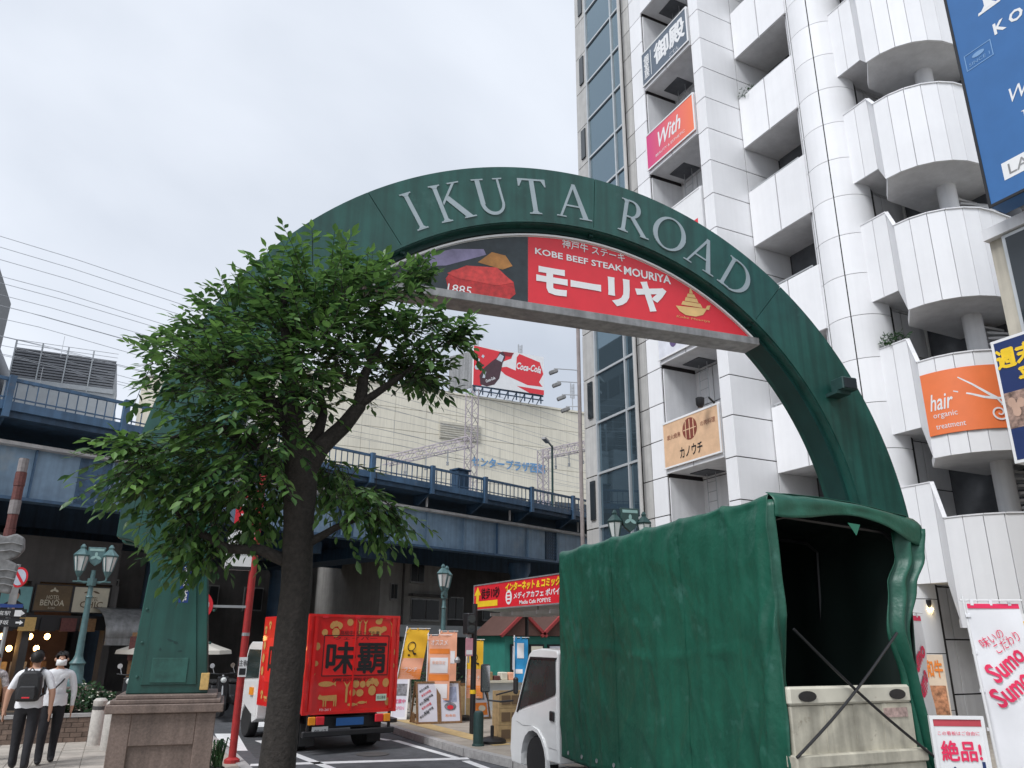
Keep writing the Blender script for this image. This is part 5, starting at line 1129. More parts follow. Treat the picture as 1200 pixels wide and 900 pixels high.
# awnings beside the shop
VA = VA0
t = thing('grey_awning', 'grey curved shop awning under the viaduct, left of the gate pier', 'awning', V(4.5, -2.4, 1.8))
b = MB(); b.grid([[V(s, -2.5+1.3*math.sin(a*PI/2), 1.85+.85*math.cos(a*PI/2)) for s in (3.5, 4.1, 4.7, 5.3)] for a in (0, .25, .5, .75, 1.)]); b.build('canopy', grey_m, t, smooth=True, solid=.02); vbox(MB(), 3.5, 5.3, -1.2, -1.22, 1.66, 1.86).build('valance', grey_m, t)
cloth = mat('cream canvas', (.72, .68, .6), .8, var=.05)
t = thing('market_parasol', 'cream canvas parasol in front of the dark shop, left of the gate pier', 'parasol', (1.6, 24.6, 0))
b = MB(); b.lathe([(1.5, 1.45), (1.48, 1.55), (.7, 1.82), (.06, 2.0)], 8, (1.55, 24.4, 0)); b.build('canopy', cloth, t); MB().tube([(1.55, 24.4, 0), (1.55, 24.4, 2.0)], .03, 8).build('pole', steel, t); MB().lathe([(.3, 0), (.3, .08), (.05, .1)], 12, (1.55, 24.4, 0)).build('base', blackp, t)
t = thing('shop_flag', 'small bright blue cloth hanging under the cream parasol', 'flag', (.92, 23.6, 1.5)); MB().grid([[(.82, 23.4, 1.92), (1.02, 23.38, 1.92)], [(.82, 23.42, 1.55), (1.02, 23.4, 1.57)]], flip=True).build('cloth', skyb, t, solid=.004); MB().tube([(.78, 23.4, 1.92), (1.06, 23.38, 1.92)], .01, 5).build('rod', steel, t)
t = thing('shop_banner_post', 'dark post with red board beside the cream parasol', 'sign', (.45, 23.9, 0)); MB().box(.4, .55, 23.85, 23.95, 0, 2.0).build('post', wood, t); MB().box(.36, .62, 23.8, 23.86, 1.3, 1.9).build('board', rust, t)
def scooter(label, x, y, rz):
    t = thing('motor_scooter', label, 'scooter', (x, y, 0), rz, group='parked scooters', local=True)
    for yy in (-.6, .6):
        b = MB(); b.lathe([(.15, -.05), (.24, -.05), (.26, 0), (.24, .05), (.15, .05)], 20, (0, yy, .26), axis='x'); w = b.build('wheel', rubber, t, smooth=True); MB().lathe([(.02, -.04), (.15, -.02), (.15, .02), (.02, .04)], 14, (0, yy, .26), axis='x').build('rim', steel, w)
    b = MB(); b.prism([(-.75, .55), (-.7, .75), (-.1, .72), (0, .42), (.3, .35), (.42, .95), (.52, .95), (.55, .4), (.3, .22), (-.3, .25), (-.5, .35)], 'x', -.14, .14); b.build('body', blackp, t, bevel=.04, seg=2)
    MB().prism([(-.72, .75), (-.7, .84), (-.1, .82), (-.08, .73)], 'x', -.13, .13).build('seat', rubber, t, bevel=.03); MB().tube([(0, .62, .26), (0, .45, .98)], .025, 8).build('fork', steel, t)
    MB().tube([(-.33, .36, 1.02), (-.1, .44, 1.0), (.1, .44, 1.0), (.33, .36, 1.02)], .016, 6).build('handlebar', blackp, t); MB().lathe([(.07, 0), (.07, .05), (.03, .08)], 12, (0, .52, .86), axis='y').build('headlight', lamp_gl, t)
    MB().tube([(.22, .4, 1.02), (.27, .38, 1.18)], .008, 5).build('mirror_stem', steel, t); MB().lathe([(.06, 0), (.06, .012)], 12, (.28, .37, 1.2), axis='y').build('mirror', chrome, t)
for i, (x, y, lab) in enumerate(((.55, 22.6, 'dark scooter closest to the brick planter'), (1.0, 22.7, 'dark scooter second of the parked row left of the gate pier'), (1.4, 22.5, 'dark scooter third of the parked row left of the gate pier'), (2.55, 22.5, 'dark scooter right of the gate pier beyond the red pole'), (3.05, 22.9, 'dark scooter behind the white truck cab'))):
    scooter(lab, x, y, RAD(170+i*6))
t = thing('pier_plant', 'strappy green plant at the foot of the left gate pier', 'plant', (1.55, 12.7, 0)); b = MB()
for k in range(60):
    a = random.random()*6.28; r = random.uniform(.12, .3); h = random.uniform(.2, .42); p0 = Vector((1.6+random.gauss(0, .06), 13.2+random.gauss(0, .06), .02)); d = Vector((math.cos(a), math.sin(a), 0)); s_ = Vector((-d.y, d.x, 0))*.012
    b.add([p0-s_, p0+s_, p0+d*r*.5+Vector((0, 0, h))+s_, p0+d*r*.5+Vector((0, 0, h))-s_, p0+d*r+Vector((0, 0, h*.8))], [(0, 1, 2, 3), (3, 2, 4)])
b.build('leaves', leafm, t); MB().lathe([(.12, -.02), (.14, .05), (.1, .06)], 12, (1.6, 13.2, 0)).build('soil_mound', bark, t)

# ------------------------------------------------------------------ middle: banners, boards, kiosk, signals
def nobori(name, label, x, y, rz, w, h, z0, m, lean=0., group='tall promotional banners', bands=(), sway=.03, print_=None):
    t = thing(name, label, 'banner', (x, y, 0), rz, group=group, local=True); top = z0+h
    MB().tube([(0, 0, 0), (lean*top, 0, top+.08)], .014, 8).build('pole', swhite, t); MB().tube([(lean*top-.03, 0, top+.03), (lean*top+w+.03, 0, top+.03)], .008, 6).build('cross_rod', swhite, t)
    MB().lathe([(.2, 0), (.2, .08), (.04, .12)], 12, (0, 0, 0)).build('base', blackp, t)
    def P(u, v, d=0.): z = z0+v*h; return Vector((lean*z+u*w, -d+sway*math.sin(u*5+v*4)*(1-v*.6)+.012*math.sin(v*17+u*3), z))
    def sheet(u0, u1, v0, v1, mm, nm, d):
        b = MB(); n = 14; k = 8; b.grid([[P(u0+(u1-u0)*i/k, v0+(v1-v0)*j/n, d) for i in range(k+1)] for j in range(n+1)]); return b.build(nm, mm, t, smooth='all')
    sheet(.02, 1, 0, 1, m, 'cloth', 0)
    b = MB()
    for j in range(6): v = .04+j*.18; b.beam(P(-.02, v), P(.06, v), .02, .03)
    for i in range(3): b.beam(P(.12+i*.36, 1.0)+Vector((0, 0, -.02)), P(.12+i*.36, 1)+Vector((0, 0, .04)), .03, .02)
    b.build('loops', m, t)['kind'] = 'stuff'
    for (u0, u1, v0, v1, mm) in bands: sheet(u0, u1, v0, v1, mm, 'print', .006)
    class F:
        def p(s, x, y, d=.004): return P(.5+x/w, .5+y/h, .006+d)
    return t, F()
def mono(t, f, x, y, s): # round face mark with a bow
    patch(t, f, [q for q in [[(x+s*math.cos(a)*r, y+s*math.sin(a)*r*1.15) for a, r in ((RAD(20*k), 1.), (RAD(20*k+20), 1.), (RAD(20*k+20), .8), (RAD(20*k), .8))] for k in range(18)]], sblack, 'ring_print', d=.008)
    patch(t, f, [[(x+.5*s, y-.9*s), (x+1.1*s, y-1.8*s), (x+.8*s, y-1.9*s), (x+.3*s, y-1.1*s)], ell(x+1.1*s, y-1.7*s, .35*s, .25*s, 10), ell(x-.3*s, y-2.0*s, .3*s, .2*s, 10)], sblack, 'bow_print', d=.008)
t, f = nobori('promotional_banner', 'yellow to orange leaning banner beside the red truck', 6.15, 19.2, RAD(-18), .55, 1.15, .95, yellow, .16, bands=((.03, .99, .0, .42, peach), (.03, .99, .0, .2, orange)))
mono(t, f, -.08, .18, .1); text(t, f, 'ランチ', 0, -.35, .1, swhite, w=.32, d=.012)
t, f = nobori('promotional_banner', 'wide peach banner with white blocks left of the lamp pedestal', 6.85, 18.6, RAD(-22), .55, 1.45, .5, peach, bands=((.08, .96, .72, .8, orange), (.12, .9, .42, .66, bannerw), (.08, .96, .3, .4, orange), (.12, .9, .03, .25, bannerw)))
text(t, f, 'オススメ', 0, .58, .13, bannerw, w=.4, d=.012); text(t, f, '季節限定', 0, .12, .08, peach, w=.32, d=.014)
t, f = nobori('promotional_banner', 'narrow peach banner half hidden by the lamp post', 7.45, 19.4, RAD(-30), .45, 1.5, .55, peach, bands=((.1, .9, .5, .7, bannerw),))
t, f = nobori('promotional_banner', 'narrow yellow to orange banner right of the lamp post', 8.0, 18.9, RAD(-20), .42, 1.35, .5, yellow, bands=((.03, .99, 0, .5, peach), (.03, .99, 0, .22, orange)))
mono(t, f, -.02, .28, .09); text(t, f, 'ランチ', 0, -.2, .1, swhite, w=.28, d=.012)
t, f = nobori('promotional_banner', 'small bright blue banner by the truck mirror', 8.35, 16.9, RAD(-20), .32, .95, .95, skyb, bands=((.2, .7, .55, .9, bannerw), (.1, .6, .2, .3, bannerw)))
def aframe(label, x, y, rz, w, h, posters, m, lat=True, pan=1):
    t = thing('a_frame_board', label, 'sign board', (x, y, 0), rz, group='pavement A-frame boards', local=True); lean = .22
    for k in range(pan):
        x0 = k*w; fr = Frame((x0+w/2, lean*.5-.01, h/2), FRONT, (0, lean/h*1., 1)); fr.o.y = lean/2-lean*0
        slab(t, fr, w-.02, h, .02, posters[k][0], 'board'); rim(t, fr, w-.005, h+.02, .045, m)
        posters[k][1](t, fr)
    b = MB()
    for sx in (0, w*pan): b.beam((sx, lean*1.02, h), (sx, lean*2.3, 0), .04, .03)
    b.beam((0, lean*2.2, .12), (w*pan, lean*2.2, .12), .03, .03); b.build('rear_leg', m, t)
    if lat:
        b = MB()
        for i in range(7):
            b.beam((.0, .06+.055*i, .02), (.0, min(.5, .06+.055*i+.2), .02+.22), .01, .012); b.beam((.0, .06+.055*i, .22), (.0, min(.5, .06+.055*i+.2), .02), .01, .012)
        b.build('side_lattice', m, t)
    return t
posterw = mat('poster lilac white', (.66, .66, .74), .5, var=.05); posterd = mat('poster photo', (.2, .2, .22), .5, var=.6, scale=12)
pink = mat('poster pink', (.75, .16, .3), .5)
def menu(t, fr):
    for i in range(7): text(t, fr, '本日の料理', -.08+.05*(i % 3), .3-i*.095, .055, [sblack, sred, sblack][i % 3], w=.26, rot=.5, bold=.02)
def photo(t, fr):
    patch(t, fr, [rect(-.17, .17, .0, .34)], mat('poster lavender', (.36, .4, .55), .5, var=.3, scale=9), 'photo', d=.006); patch(t, fr, [ell(0, -.1, .15, .09, 14)], posterd, 'photo', d=.008); patch(t, fr, [ell(.0, -.12, .08, .05, 12)], sred, 'photo', d=.01); text(t, fr, '神戸', 0, .38, .06, sblack); text(t, fr, '和食処', 0, -.3, .06, orange, w=.26)
def photo2(t, fr):
    patch(t, fr, [rect(-.16, .16, .05, .33)], posterd, 'photo', d=.006); text(t, fr, '営業中', 0, -.08, .1, pink, w=.28, bold=.03); text(t, fr, 'OPEN', 0, -.24, .08, pink, w=.24)
def cow_p(t, fr):
    patch(t, fr, [rect(-.17, .17, -.34, -.05)], orange, 'print', d=.006); patch(t, fr, [rect(-.12, .12, .02, .3)], posterd, 'photo', d=.006); patch(t, fr, [ell(.02, -.18, .1, .07)], cream, 'print', d=.01)
aframe('white A-frame board with photo poster, closest to the red truck', 6.35, 19.75, RAD(-30), .42, .98, [(posterw, photo2)], swhite, False)
aframe('brown double A-frame with two posters in front of the lamp pedestal', 6.55, 18.35, RAD(-3), .56, .92, [(posterw, menu), (posterw, photo)], wood, True, 2)
aframe('brown A-frame with orange poster, right of the lamp pedestal', 7.75, 18.9, RAD(6), .5, .84, [(wood_l, lambda t, fr: None), (posterw, cow_p)], wood, True, 2)
for q in (0,):
    t = thing('hedge_shrub', 'dark green shrub between the yellow and peach banners', 'shrub', (6.9, 20.2, 0)); leafball('foliage', None, None, (6.9, 20.2, .95), .5, 700, .12, t, 1.7); MB().tube([(6.9, 20.2, 0), (6.9, 20.2, 1.2)], .03, 6).build('stem', bark, t)
    t = thing('hedge_shrub', 'dark green shrub behind the lamp pedestal', 'shrub', (8.0, 20.4, 0)); leafball('foliage', None, None, (8.0, 20.4, .7), .5, 500, .12, t, 1.2); MB().tube([(8.0, 20.4, 0), (8.0, 20.4, .9)], .03, 6).build('stem', bark, t)
t = thing('signal_pole', 'black traffic signal pole with yellow band left of the truck mirror', 'traffic signal', (7.0, 16.14, 0))
MB().tube([(7, 16.14, 0), (7, 16.14, 2.62)], .06, 12).build('pole', blackp, t, smooth=True); MB().lathe([(.068, .78), (.068, .86)], 14, (7, 16.14, 0)).build('yellow_band', mat('band yellow', (.75, .5, .02), .5), t)
hs = MB().box(6.78, 6.95, 16.0, 16.28, 1.98, 2.42).build('signal_box', blackp, t, bevel=.02)
for z in (2.09, 2.3): MB().lathe([(.085, -.02), (.085, .0), (.05, .02)], 14, (6.86, 15.98, z), axis='y').build('signal_lens', win_glass, hs)
fr = Frame((6.83, 16.0, 1.72), FRONT); slab(t, fr, .17, .36, .01, mat('sticker pink', (.55, .25, .3), .5, var=.2), 'notice'); patch(t, fr, [rect(-.07, .07, -.15, -.06)], swhite, 'print')
MB().tube([(6.86, 16.1, 1.4), (6.86, 16.1, 2.4)], .02, 6).build('conduit', steel, t); MB().lathe([(.06, 0), (.07, .06), (.03, .12)], 10, (6.62, 16.14, 1.4)).build('bell', grey_m, t)
t = thing('green_bollard', 'dark green cylindrical bollard in front of the signal pole', 'bollard', (6.34, 14.33, 0)); MB().lathe([(.095, 0), (.095, .54), (.085, .58), (.05, .6)], 18, (6.34, 14.33, 0)).build('shaft', lamp_dk, t, smooth=True); MB().lathe([(.115, 0), (.11, .03), (.096, .04)], 18, (6.34, 14.33, 0)).build('collar', lamp_dk, t)
t = thing('parasol_base', 'low black parasol base on the pavement by the wooden crates', 'parasol base', (6.75, 14.6, 0)); MB().lathe([(.27, 0), (.27, .05), (.2, .09), (.06, .12)], 20, (6.75, 14.6, 0)).build('foot', blackp, t, smooth=True); MB().lathe([(.035, .1), (.035, .3), (.02, .31)], 10, (6.75, 14.6, 0)).build('socket', blackp, t)
def crate(label, x, y, z):
    t = thing('wooden_crate', label, 'crate', (x, y, z), RAD(-6), group='stacked wooden crates', local=True)
    for a, b_ in ((-.2, -.17), (.17, .2)): MB().box(-.25, .25, a, b_, 0, .3).build('side_board', wood_l, t)
    for a, b_ in ((-.25, -.22), (.22, .25)): MB().box(a, b_, -.17, .17, 0, .3).build('end_board', wood_l, t)
    for i in range(2):
        MB().box(-.2+.21*i, -.02+.21*i, -.212, -.2, .07, .23).build('vent_grille', mat('brown grille', (.14, .09, .05), .7) if 'brown grille' not in MATS else MATS['brown grille'], t)
    MB().box(-.22, .22, -.17, .17, .005, .03).build('floor', wood_l, t)
for i, (x, y) in enumerate(((7.15, 14.75), (7.68, 14.7))):
    for j in range(3): crate('wooden crate in the %s stack beside the truck cab, %s of three' % (('left', 'right')[i], ('bottom', 'middle', 'top')[j]), x, y, j*.305)
# canopy with the red comic cafe sign
t = thing('sign_canopy', 'white shop canopy with ribbed underside carrying the red arrow sign', 'canopy', (8.9, 17, 2.5))
b = MB(); q = [(8.34, 2.62), (8.34, 3.2), (9.9, 3.3), (9.9, 2.5)]; b.prism([(x, z) for x, z in q], 'y', 13.2, 19.15); b.build('canopy_box', grey_m, t)
for i in range(9): MB().box(8.4, 9.85, 13.4+i*.62, 13.44+i*.62, 2.44, 2.52).build('soffit_rib', pale_fl, t)
for y in (13.6, 18.9): MB().tube([(9.7, y, 0), (9.7, y, 2.55)], .05, 8).build('post', blackp, t)
MB().tube([(8.5, 16.0, 2.62), (8.5, 16.0, 2.5), (8.58, 16.0, 2.47), (8.58, 16.05, 2.52)], .012, 5).build('hook', blackp, t)
t = thing('cafe_arrow_sign', 'long red sign with yellow arrow and comic cafe writing left of the tarpaulin', 'sign', (8.3, 16.2, 2.6)); fr = Frame((8.28, 16.15, 2.91), LEFTF)
slab(t, fr, 6.0, .6, .06, sred, 'panel'); rim(t, fr, 6.04, .64, .03, steel)
patch(t, fr, [rect(-2.85, -1.55, -.24, -.1), rect(-2.85, -2.68, -.1, .05), [(-2.98, .05), (-2.55, .05), (-2.76, .26)]], syel, 'arrow')
text(t, fr, '徒歩10秒', -1.98, .08, .26, sblack, w=1.1, bold=.02); text(t, fr, 'インターネット & コミック', .25, .16, .2, syel, w=2.7, bold=.05, d=.01, shear=.15); text(t, fr, 'メディアカフェ ポパイ', .45, -.05, .15, swhite, w=2.2, bold=.03); text(t, fr, 'Media Cafe POPEYE', .4, -.21, .09, swhite, w=1.5, bold=.02)
patch(t, fr, [ell(-.92, -.07, .17, .17, 18)], swhite, 'round_mark'); patch(t, fr, [rect(-1.0, -.84, -.17, -.13), rect(-1.0, -.84, -.09, -.05), rect(-1.0, -.84, -.01, .03)], sred, 'round_mark_lines', d=.008)
patch(t, fr, [rect(2.0, 2.9, -.25, .25)], swhite, 'service_field'); patch(t, fr, [rect(2.1, 2.3, .05, .2), [(2.55, .0), (2.75, .0), (2.7, .2), (2.6, .2)], rect(2.5, 2.58, -.2, -.05), rect(2.65, 2.73, -.2, -.05), [(2.15, -.2), (2.2, -.2), (2.3, -.03), (2.26, -.02)]], sred, 'service_icons', d=.008)
# kiosk with red gables
t = thing('red_gable_kiosk', 'small green fronted kiosk with red gabled roof under the viaduct', 'kiosk', (13.5, 24.4, 0))
teal = mat('kiosk teal', (.03, .2, .16), .6, var=.15); rdk = mat('kiosk red trim', (.3, .04, .04), .6, var=.15)
MB().box(11.6, 14.6, 24.2, 26.5, -.1, 2.0).build('wall', teal, t); MB().box(11.5, 14.7, 24.1, 26.6, 2.0, 2.1).build('eaves', blackp, t)
for x in (12.2, 13.7):
    b = MB(); b.beam((x-.85, 23.95, 2.0), (x, 23.95, 2.75), .12, .09); b.beam((x+.85, 23.95, 2.0), (x, 23.95, 2.75), .12, .09); b.build('gable_trim', rdk, t); MB().prism([(x-.8, 2.02), (x+.8, 2.02), (x, 2.7)], 'y', 24.0, 26.5).build('gable', mat('gable dark %d' % (x*10), (.10, .05, .04), .8), t)
for i in range(4):
    w_ = MB().box(11.8+i*.7, 12.35+i*.7, 24.14, 24.2, .9, 1.75).build('window', blackp, t); MB().box(11.86+i*.7, 12.29+i*.7, 24.12, 24.14, .96, 1.69).build('poster', [posterw, cream, posterw, pink][i], w_)
t = thing('kiosk_counter', 'pale counter with colourful wares in front of the kiosk', 'counter', (11.4, 21.6, 0)); MB().box(9.6, 12.9, 21.3, 21.9, 0, .72).build('body', pale_b, t); MB().box(9.5, 13, 21.2, 22, .72, .78).build('top', cream, t)
for i in range(14): x_ = 9.65+i*.235; h_ = .1+.14*random.random(); MB().box(x_, x_+.2, 21.3, 21.6, .78, .78+h_).build('wares', [wood_l, rust, cream, peach, wood, posterw, wood_l, pinkred, cream, wood, yellow, posterw, rust, cream][i], t, bevel=.02)

# ------------------------------------------------------------------ right foreground: banners and boards
t, f = nobori('sumo_banner', 'white banner with pink red lettering in front of the white building', 7.92, 5.32, RAD(-34), .54, 2.0, .25, bannerw, -.04, bands=((.03, .99, .975, .998, pinkred),), group=None, sway=.06)
text(t, f, '味いの', -.08, .66, .1, pinkred, w=.26, rot=.5); text(t, f, 'こだわり', .06, .62, .1, pinkred, w=.3, rot=.5); text(t, f, 'Sumo', .0, .42, .19, pinkred, w=.43, rot=.6, bold=.025); text(t, f, 'Sumo', .0, .19, .19, pinkred, w=.43, rot=.6, bold=.025)
t, f = nobori('sumo_banner', 'white banner seen edge on between the tarpaulin and the white building', 7.52, 5.9, RAD(16), .6, 1.9, .25, bannerw, .0, bands=((.03, .99, .97, .998, pinkred),), group=None)
text(t, f, 'Sumo', .0, .5, .2, pinkred, w=.5, rot=.5, bold=.04); text(t, f, 'Sumo', .0, .25, .2, pinkred, w=.5, rot=.5, bold=.04)
t = thing('price_board', 'white pavement board with red characters below the white banner', 'sign board', (7.2, 5.2, 0)); fr = Frame((7.2, 5.2, .86), (.88, -.48, 0)); slab(t, fr, .46, .66, .03, swhite, 'board'); rim(t, fr, .5, .7, .03, swhite)
patch(t, fr, [rect(-.22, .22, .26, .32)], mat('board red', (.5, .06, .08), .5), 'header'); text(t, fr, 'この看板はご自由に', 0, .2, .035, pinkred, w=.38); text(t, fr, '絶品!', .0, .05, .17, pinkred, w=.36, bold=.03)
patch(t, fr, [[(-.17, -.16), (-.08, -.08), (.0, -.16), (-.02, -.16), (-.02, -.27), (-.15, -.27), (-.15, -.16)], ell(.06, -.15, .03, .03), rect(.1, .2, -.12, -.1), rect(.17, .2, -.12, -.04), [(.03, -.2), (.1, -.2), (.13, -.28), (.02, -.28)]], navy, 'pictogram')
for sx in (-.2, .2):
    p = fr.p(sx, -.33, -.05); MB().beam((p.x, p.y, 0), (p.x, p.y, .55), .03, .03).build('leg', swhite, t)
t = thing('menu_poster_board', 'tall food photo poster board against the white building', 'sign board', (9.4, 7.1, 0)); fr = Frame((9.42, 7.0, 1.35), (.9, -.44, 0)); slab(t, fr, .28, .74, .04, mat('poster cream', (.75, .6, .45), .5), 'board')
patch(t, fr, [rect(-.12, .12, -.34, .0)], mat('food photo', (.45, .2, .1), .5, var=.7, scale=14), 'photo'); text(t, fr, '和牛', 0, .2, .2, orange, w=.22, bold=.04); MB().tube([(9.42, 7.02, 0), (9.42, 7.02, 1)], .02, 6).build('post', steel, t)
t = thing('colour_flyer_stand', 'bright yellow and blue flyer stand at the right edge', 'sign board', (10.9, 6.9, 0)); fr = Frame((10.9, 6.85, 1.6), (.9, -.44, 0)); slab(t, fr, .6, 1.3, .04, swhite, 'board')
patch(t, fr, [rect(-.28, .28, .25, .55)], yellow, 'print'); patch(t, fr, [rect(-.28, .28, -.15, .15)], skyb, 'print'); patch(t, fr, [rect(-.28, .28, -.55, -.25)], pinkred, 'print'); text(t, fr, 'B', -.2, .4, .2, sred, bold=.06, d=.01); MB().tube([(10.9, 6.88, 0), (10.9, 6.88, 1.)], .02, 6).build('post', steel, t)

# ------------------------------------------------------------------ street tree
tree = thing('street_tree', 'leafy street tree with dark trunk in front of the left side of the gate', 'tree', (1.49, 7.86, 0))
trunk = MB()
trunk.tube([(1.44, 7.86, -.02), (1.47, 7.86, .3), (1.49, 7.86, .8), (1.5, 7.86, 1.6), (1.51, 7.86, 2.3), (1.48, 7.87, 2.9), (1.45, 7.87, 3.4), (1.4, 7.88, 3.75)], [.2, .17, .158, .15, .146, .145, .165, .14], 14)
limbs = [([(1.42, 7.88, 3.5), (1.32, 7.9, 4.0), (1.2, 7.95, 4.7), (1.1, 7.95, 5.5)], [.13, .105, .07, .02]),
         ([(1.48, 7.86, 3.45), (1.62, 7.83, 3.72), (1.82, 7.8, 3.98), (1.96, 7.76, 4.2), (2.0, 7.74, 4.55), (2.15, 7.7, 4.95)], [.11, .095, .085, .075, .055, .02]),
         ([(1.45, 7.88, 3.6), (1.62, 7.95, 3.95), (1.66, 8.05, 4.15), (1.6, 8.1, 4.6)], [.09, .06, .05, .02]),
         ([(1.48, 7.88, 2.55), (1.2, 7.92, 2.66), (.85, 7.96, 2.68), (.55, 8.0, 2.85), (.1, 8.02, 3.2)], [.07, .055, .045, .035, .015]),
         ([(1.4, 7.88, 3.3), (1.0, 7.95, 3.7), (.6, 8.0, 3.9), (.2, 8.0, 3.7)], [.09, .06, .04, .015]),
         ([(1.5, 7.85, 2.7), (1.8, 7.75, 2.9), (2.1, 7.65, 3.05), (2.45, 7.6, 2.95)], [.05, .035, .025, .01]),
         ([(1.4, 7.9, 3.8), (.9, 8.05, 4.5), (.5, 8.1, 4.9)], [.08, .045, .015]),
         ([(1.95, 7.75, 4.2), (2.4, 7.6, 4.6), (2.8, 7.5, 5.0)], [.05, .03, .01])]
dense = MB(); pts_ = [(1.44, 7.86, -.02), (1.47, 7.86, .3), (1.49, 7.86, .8), (1.5, 7.86, 1.6), (1.51, 7.86, 2.3), (1.48, 7.87, 2.9), (1.45, 7.87, 3.4), (1.4, 7.88, 3.75)]; rad_ = [.2, .17, .158, .15, .146, .145, .165, .14]
qq = []; rr_ = []
for i in range(7):
    for k in range(10): qq.append(Vector(pts_[i]).lerp(Vector(pts_[i+1]), k/10)); rr_.append(rad_[i]+(rad_[i+1]-rad_[i])*k/10)
dense.tube(qq, rr_, 28)
for i, p in enumerate(dense.v):
    c_ = qq[min(i//28, len(qq)-1)]; v_ = Vector(p)-c_; a_ = math.atan2(v_.y, v_.x); f_ = 1+.07*noise.noise(Vector((a_*1.3, p[2]*2.2, 0)))+.06*abs(noise.noise(Vector((math.cos(a_)*5, math.sin(a_)*5, p[2]*1.6))))+.03*noise.noise(Vector((math.cos(a_)*9, math.sin(a_)*9, p[2]*9))); dense.v[i] = tuple(c_+v_*f_)
dense.build('trunk', bark, tree, smooth='all')
for pts, r in limbs:
    q = []; rr = []
    for i in range(len(pts)-1):
        for k in range(4):
            t = k/4; p = Vector(pts[i]).lerp(Vector(pts[i+1]), t); p += Vector((noise.noise(p*3), noise.noise(p*3+Vector((5, 0, 0))), noise.noise(p*3+Vector((0, 9, 0)))))*.03*min(1, i+t); q.append(p); rr.append(r[i]+(r[i+1]-r[i])*t)
    q.append(Vector(pts[-1])); rr.append(r[-1]); MB().tube(q, rr, 9).build('limb', bark, tree, smooth='all')
LOBES = [(1.36, 7.88, 5.27, 0.7), (0.79, 8.16, 5.08, 0.62), (1.91, 7.66, 5.26, 0.55), (0.45, 8.29, 4.77, 0.49), (2.56, 7.37, 5.07, 0.4), (1.3, 8.3, 4.82, 0.76), (1.2, 7.4, 4.51, 0.62), (2.09, 8.03, 4.92, 0.54), (0.72, 7.77, 4.09, 0.67), (0.21, 7.7, 4.35, 0.38), (0.2, 8.1, 3.46, 0.52), (-0.16, 7.9, 3.38, 0.34), (0.69, 8.17, 3.39, 0.62), (0.94, 7.54, 3.63, 0.54), (0.57, 8.08, 3.02, 0.43), (2.02, 7.53, 3.14, 0.27), (1.94, 8.17, 3.51, 0.29), (2.36, 7.75, 3.07, 0.2), (2.65, 7.44, 4.57, 0.23), (2.56, 7.9, 4.8, 0.25), (1.02, 7.93, 5.54, 0.3), (1.69, 8.02, 5.68, 0.34), (1.19, 8.21, 3.09, 0.32), (0.58, 8.18, 2.71, 0.23), (2.9, 7.24, 5.04, 0.16), (1.28, 8.4, 4.25, 0.45), (2.25, 7.89, 5.68, 0.32), (2.6, 7.88, 5.96, 0.18)]
rg = random.Random(21); leaves = []; twigs = MB(); axis = Vector((1.4, 7.9, 4.0))
for (x, y, z, r) in LOBES:
    c = Vector((x, y, z)); n = int(22+r*r*135)
    for _ in range(n):
        d = Vector((rg.gauss(0, 1), rg.gauss(0, 1), rg.gauss(0, 1))).normalized(); p = c+Vector((d.x*r, d.y*r*1.15, d.z*r*.85))*(rg.random()**.33)*.95
        out = (p-c).normalized()*.7+(p-axis).normalized()*.8+Vector((rg.gauss(0, .35), rg.gauss(0, .35), rg.gauss(-.05, .3))); out.normalize()
        L = rg.uniform(.2, .38); nl = rg.randint(6, 10)
        if rg.random() < .24: p = c+Vector((d.x*r, d.y*r*1.15, d.z*r*.85))*rg.uniform(1., 1.12); L = rg.uniform(.38, .58); nl = rg.randint(10, 14)
        base = p-out*L*.4; pts = []
        for k in range(nl):
            t = (k+.5)/nl; q = base+out*L*t+Vector((0, 0, -.10*t*t)); pts.append(q)
            side = out.cross(Vector((0, 0, 1)));
            if side.length < .05: side = Vector((1, 0, 0))
            side.normalize(); sg_ = 1 if k % 2 else -1
            dirv = (out*rg.uniform(.35, .8)+side*sg_*rg.uniform(.5, 1.)+Vector((0, 0, rg.uniform(-.75, .1)))).normalized()
            if k == nl-1: dirv = (out+Vector((0, 0, -.4))).normalized()
            nrm = (Vector((0, 0, 1))-dirv*dirv.z+Vector((rg.gauss(0, .3), rg.gauss(0, .3), 0))).normalized(); nrm = (nrm-dirv*nrm.dot(dirv)).normalized()
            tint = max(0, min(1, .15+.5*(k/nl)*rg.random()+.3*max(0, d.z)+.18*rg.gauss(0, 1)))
            leaves.append((q, dirv, nrm, rg.uniform(.08, .155), tint))
        twigs.tube([base-out*.1, base+out*L*.5+Vector((0, 0, -.02)), pts[-1]], [.005, .004, .002], 3, cap=False)
twigs.build('twigs', bark, tree)['kind'] = 'stuff'
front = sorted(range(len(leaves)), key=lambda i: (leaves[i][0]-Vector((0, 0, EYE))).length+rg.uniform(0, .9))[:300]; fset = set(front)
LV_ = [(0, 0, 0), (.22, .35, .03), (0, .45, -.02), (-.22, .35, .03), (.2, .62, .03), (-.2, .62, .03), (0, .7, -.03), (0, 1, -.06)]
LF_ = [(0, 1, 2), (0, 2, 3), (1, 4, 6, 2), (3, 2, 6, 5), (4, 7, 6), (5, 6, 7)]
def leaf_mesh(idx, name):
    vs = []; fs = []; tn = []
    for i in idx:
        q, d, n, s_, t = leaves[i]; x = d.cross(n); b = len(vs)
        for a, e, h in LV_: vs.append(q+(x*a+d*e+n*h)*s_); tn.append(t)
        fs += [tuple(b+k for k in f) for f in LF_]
    me = bpy.data.meshes.new(name); me.from_pydata(vs, [], fs); at = me.attributes.new('tint', 'FLOAT', 'POINT'); at.data.foreach_set('value', tn); me.materials.append(leafm); return me
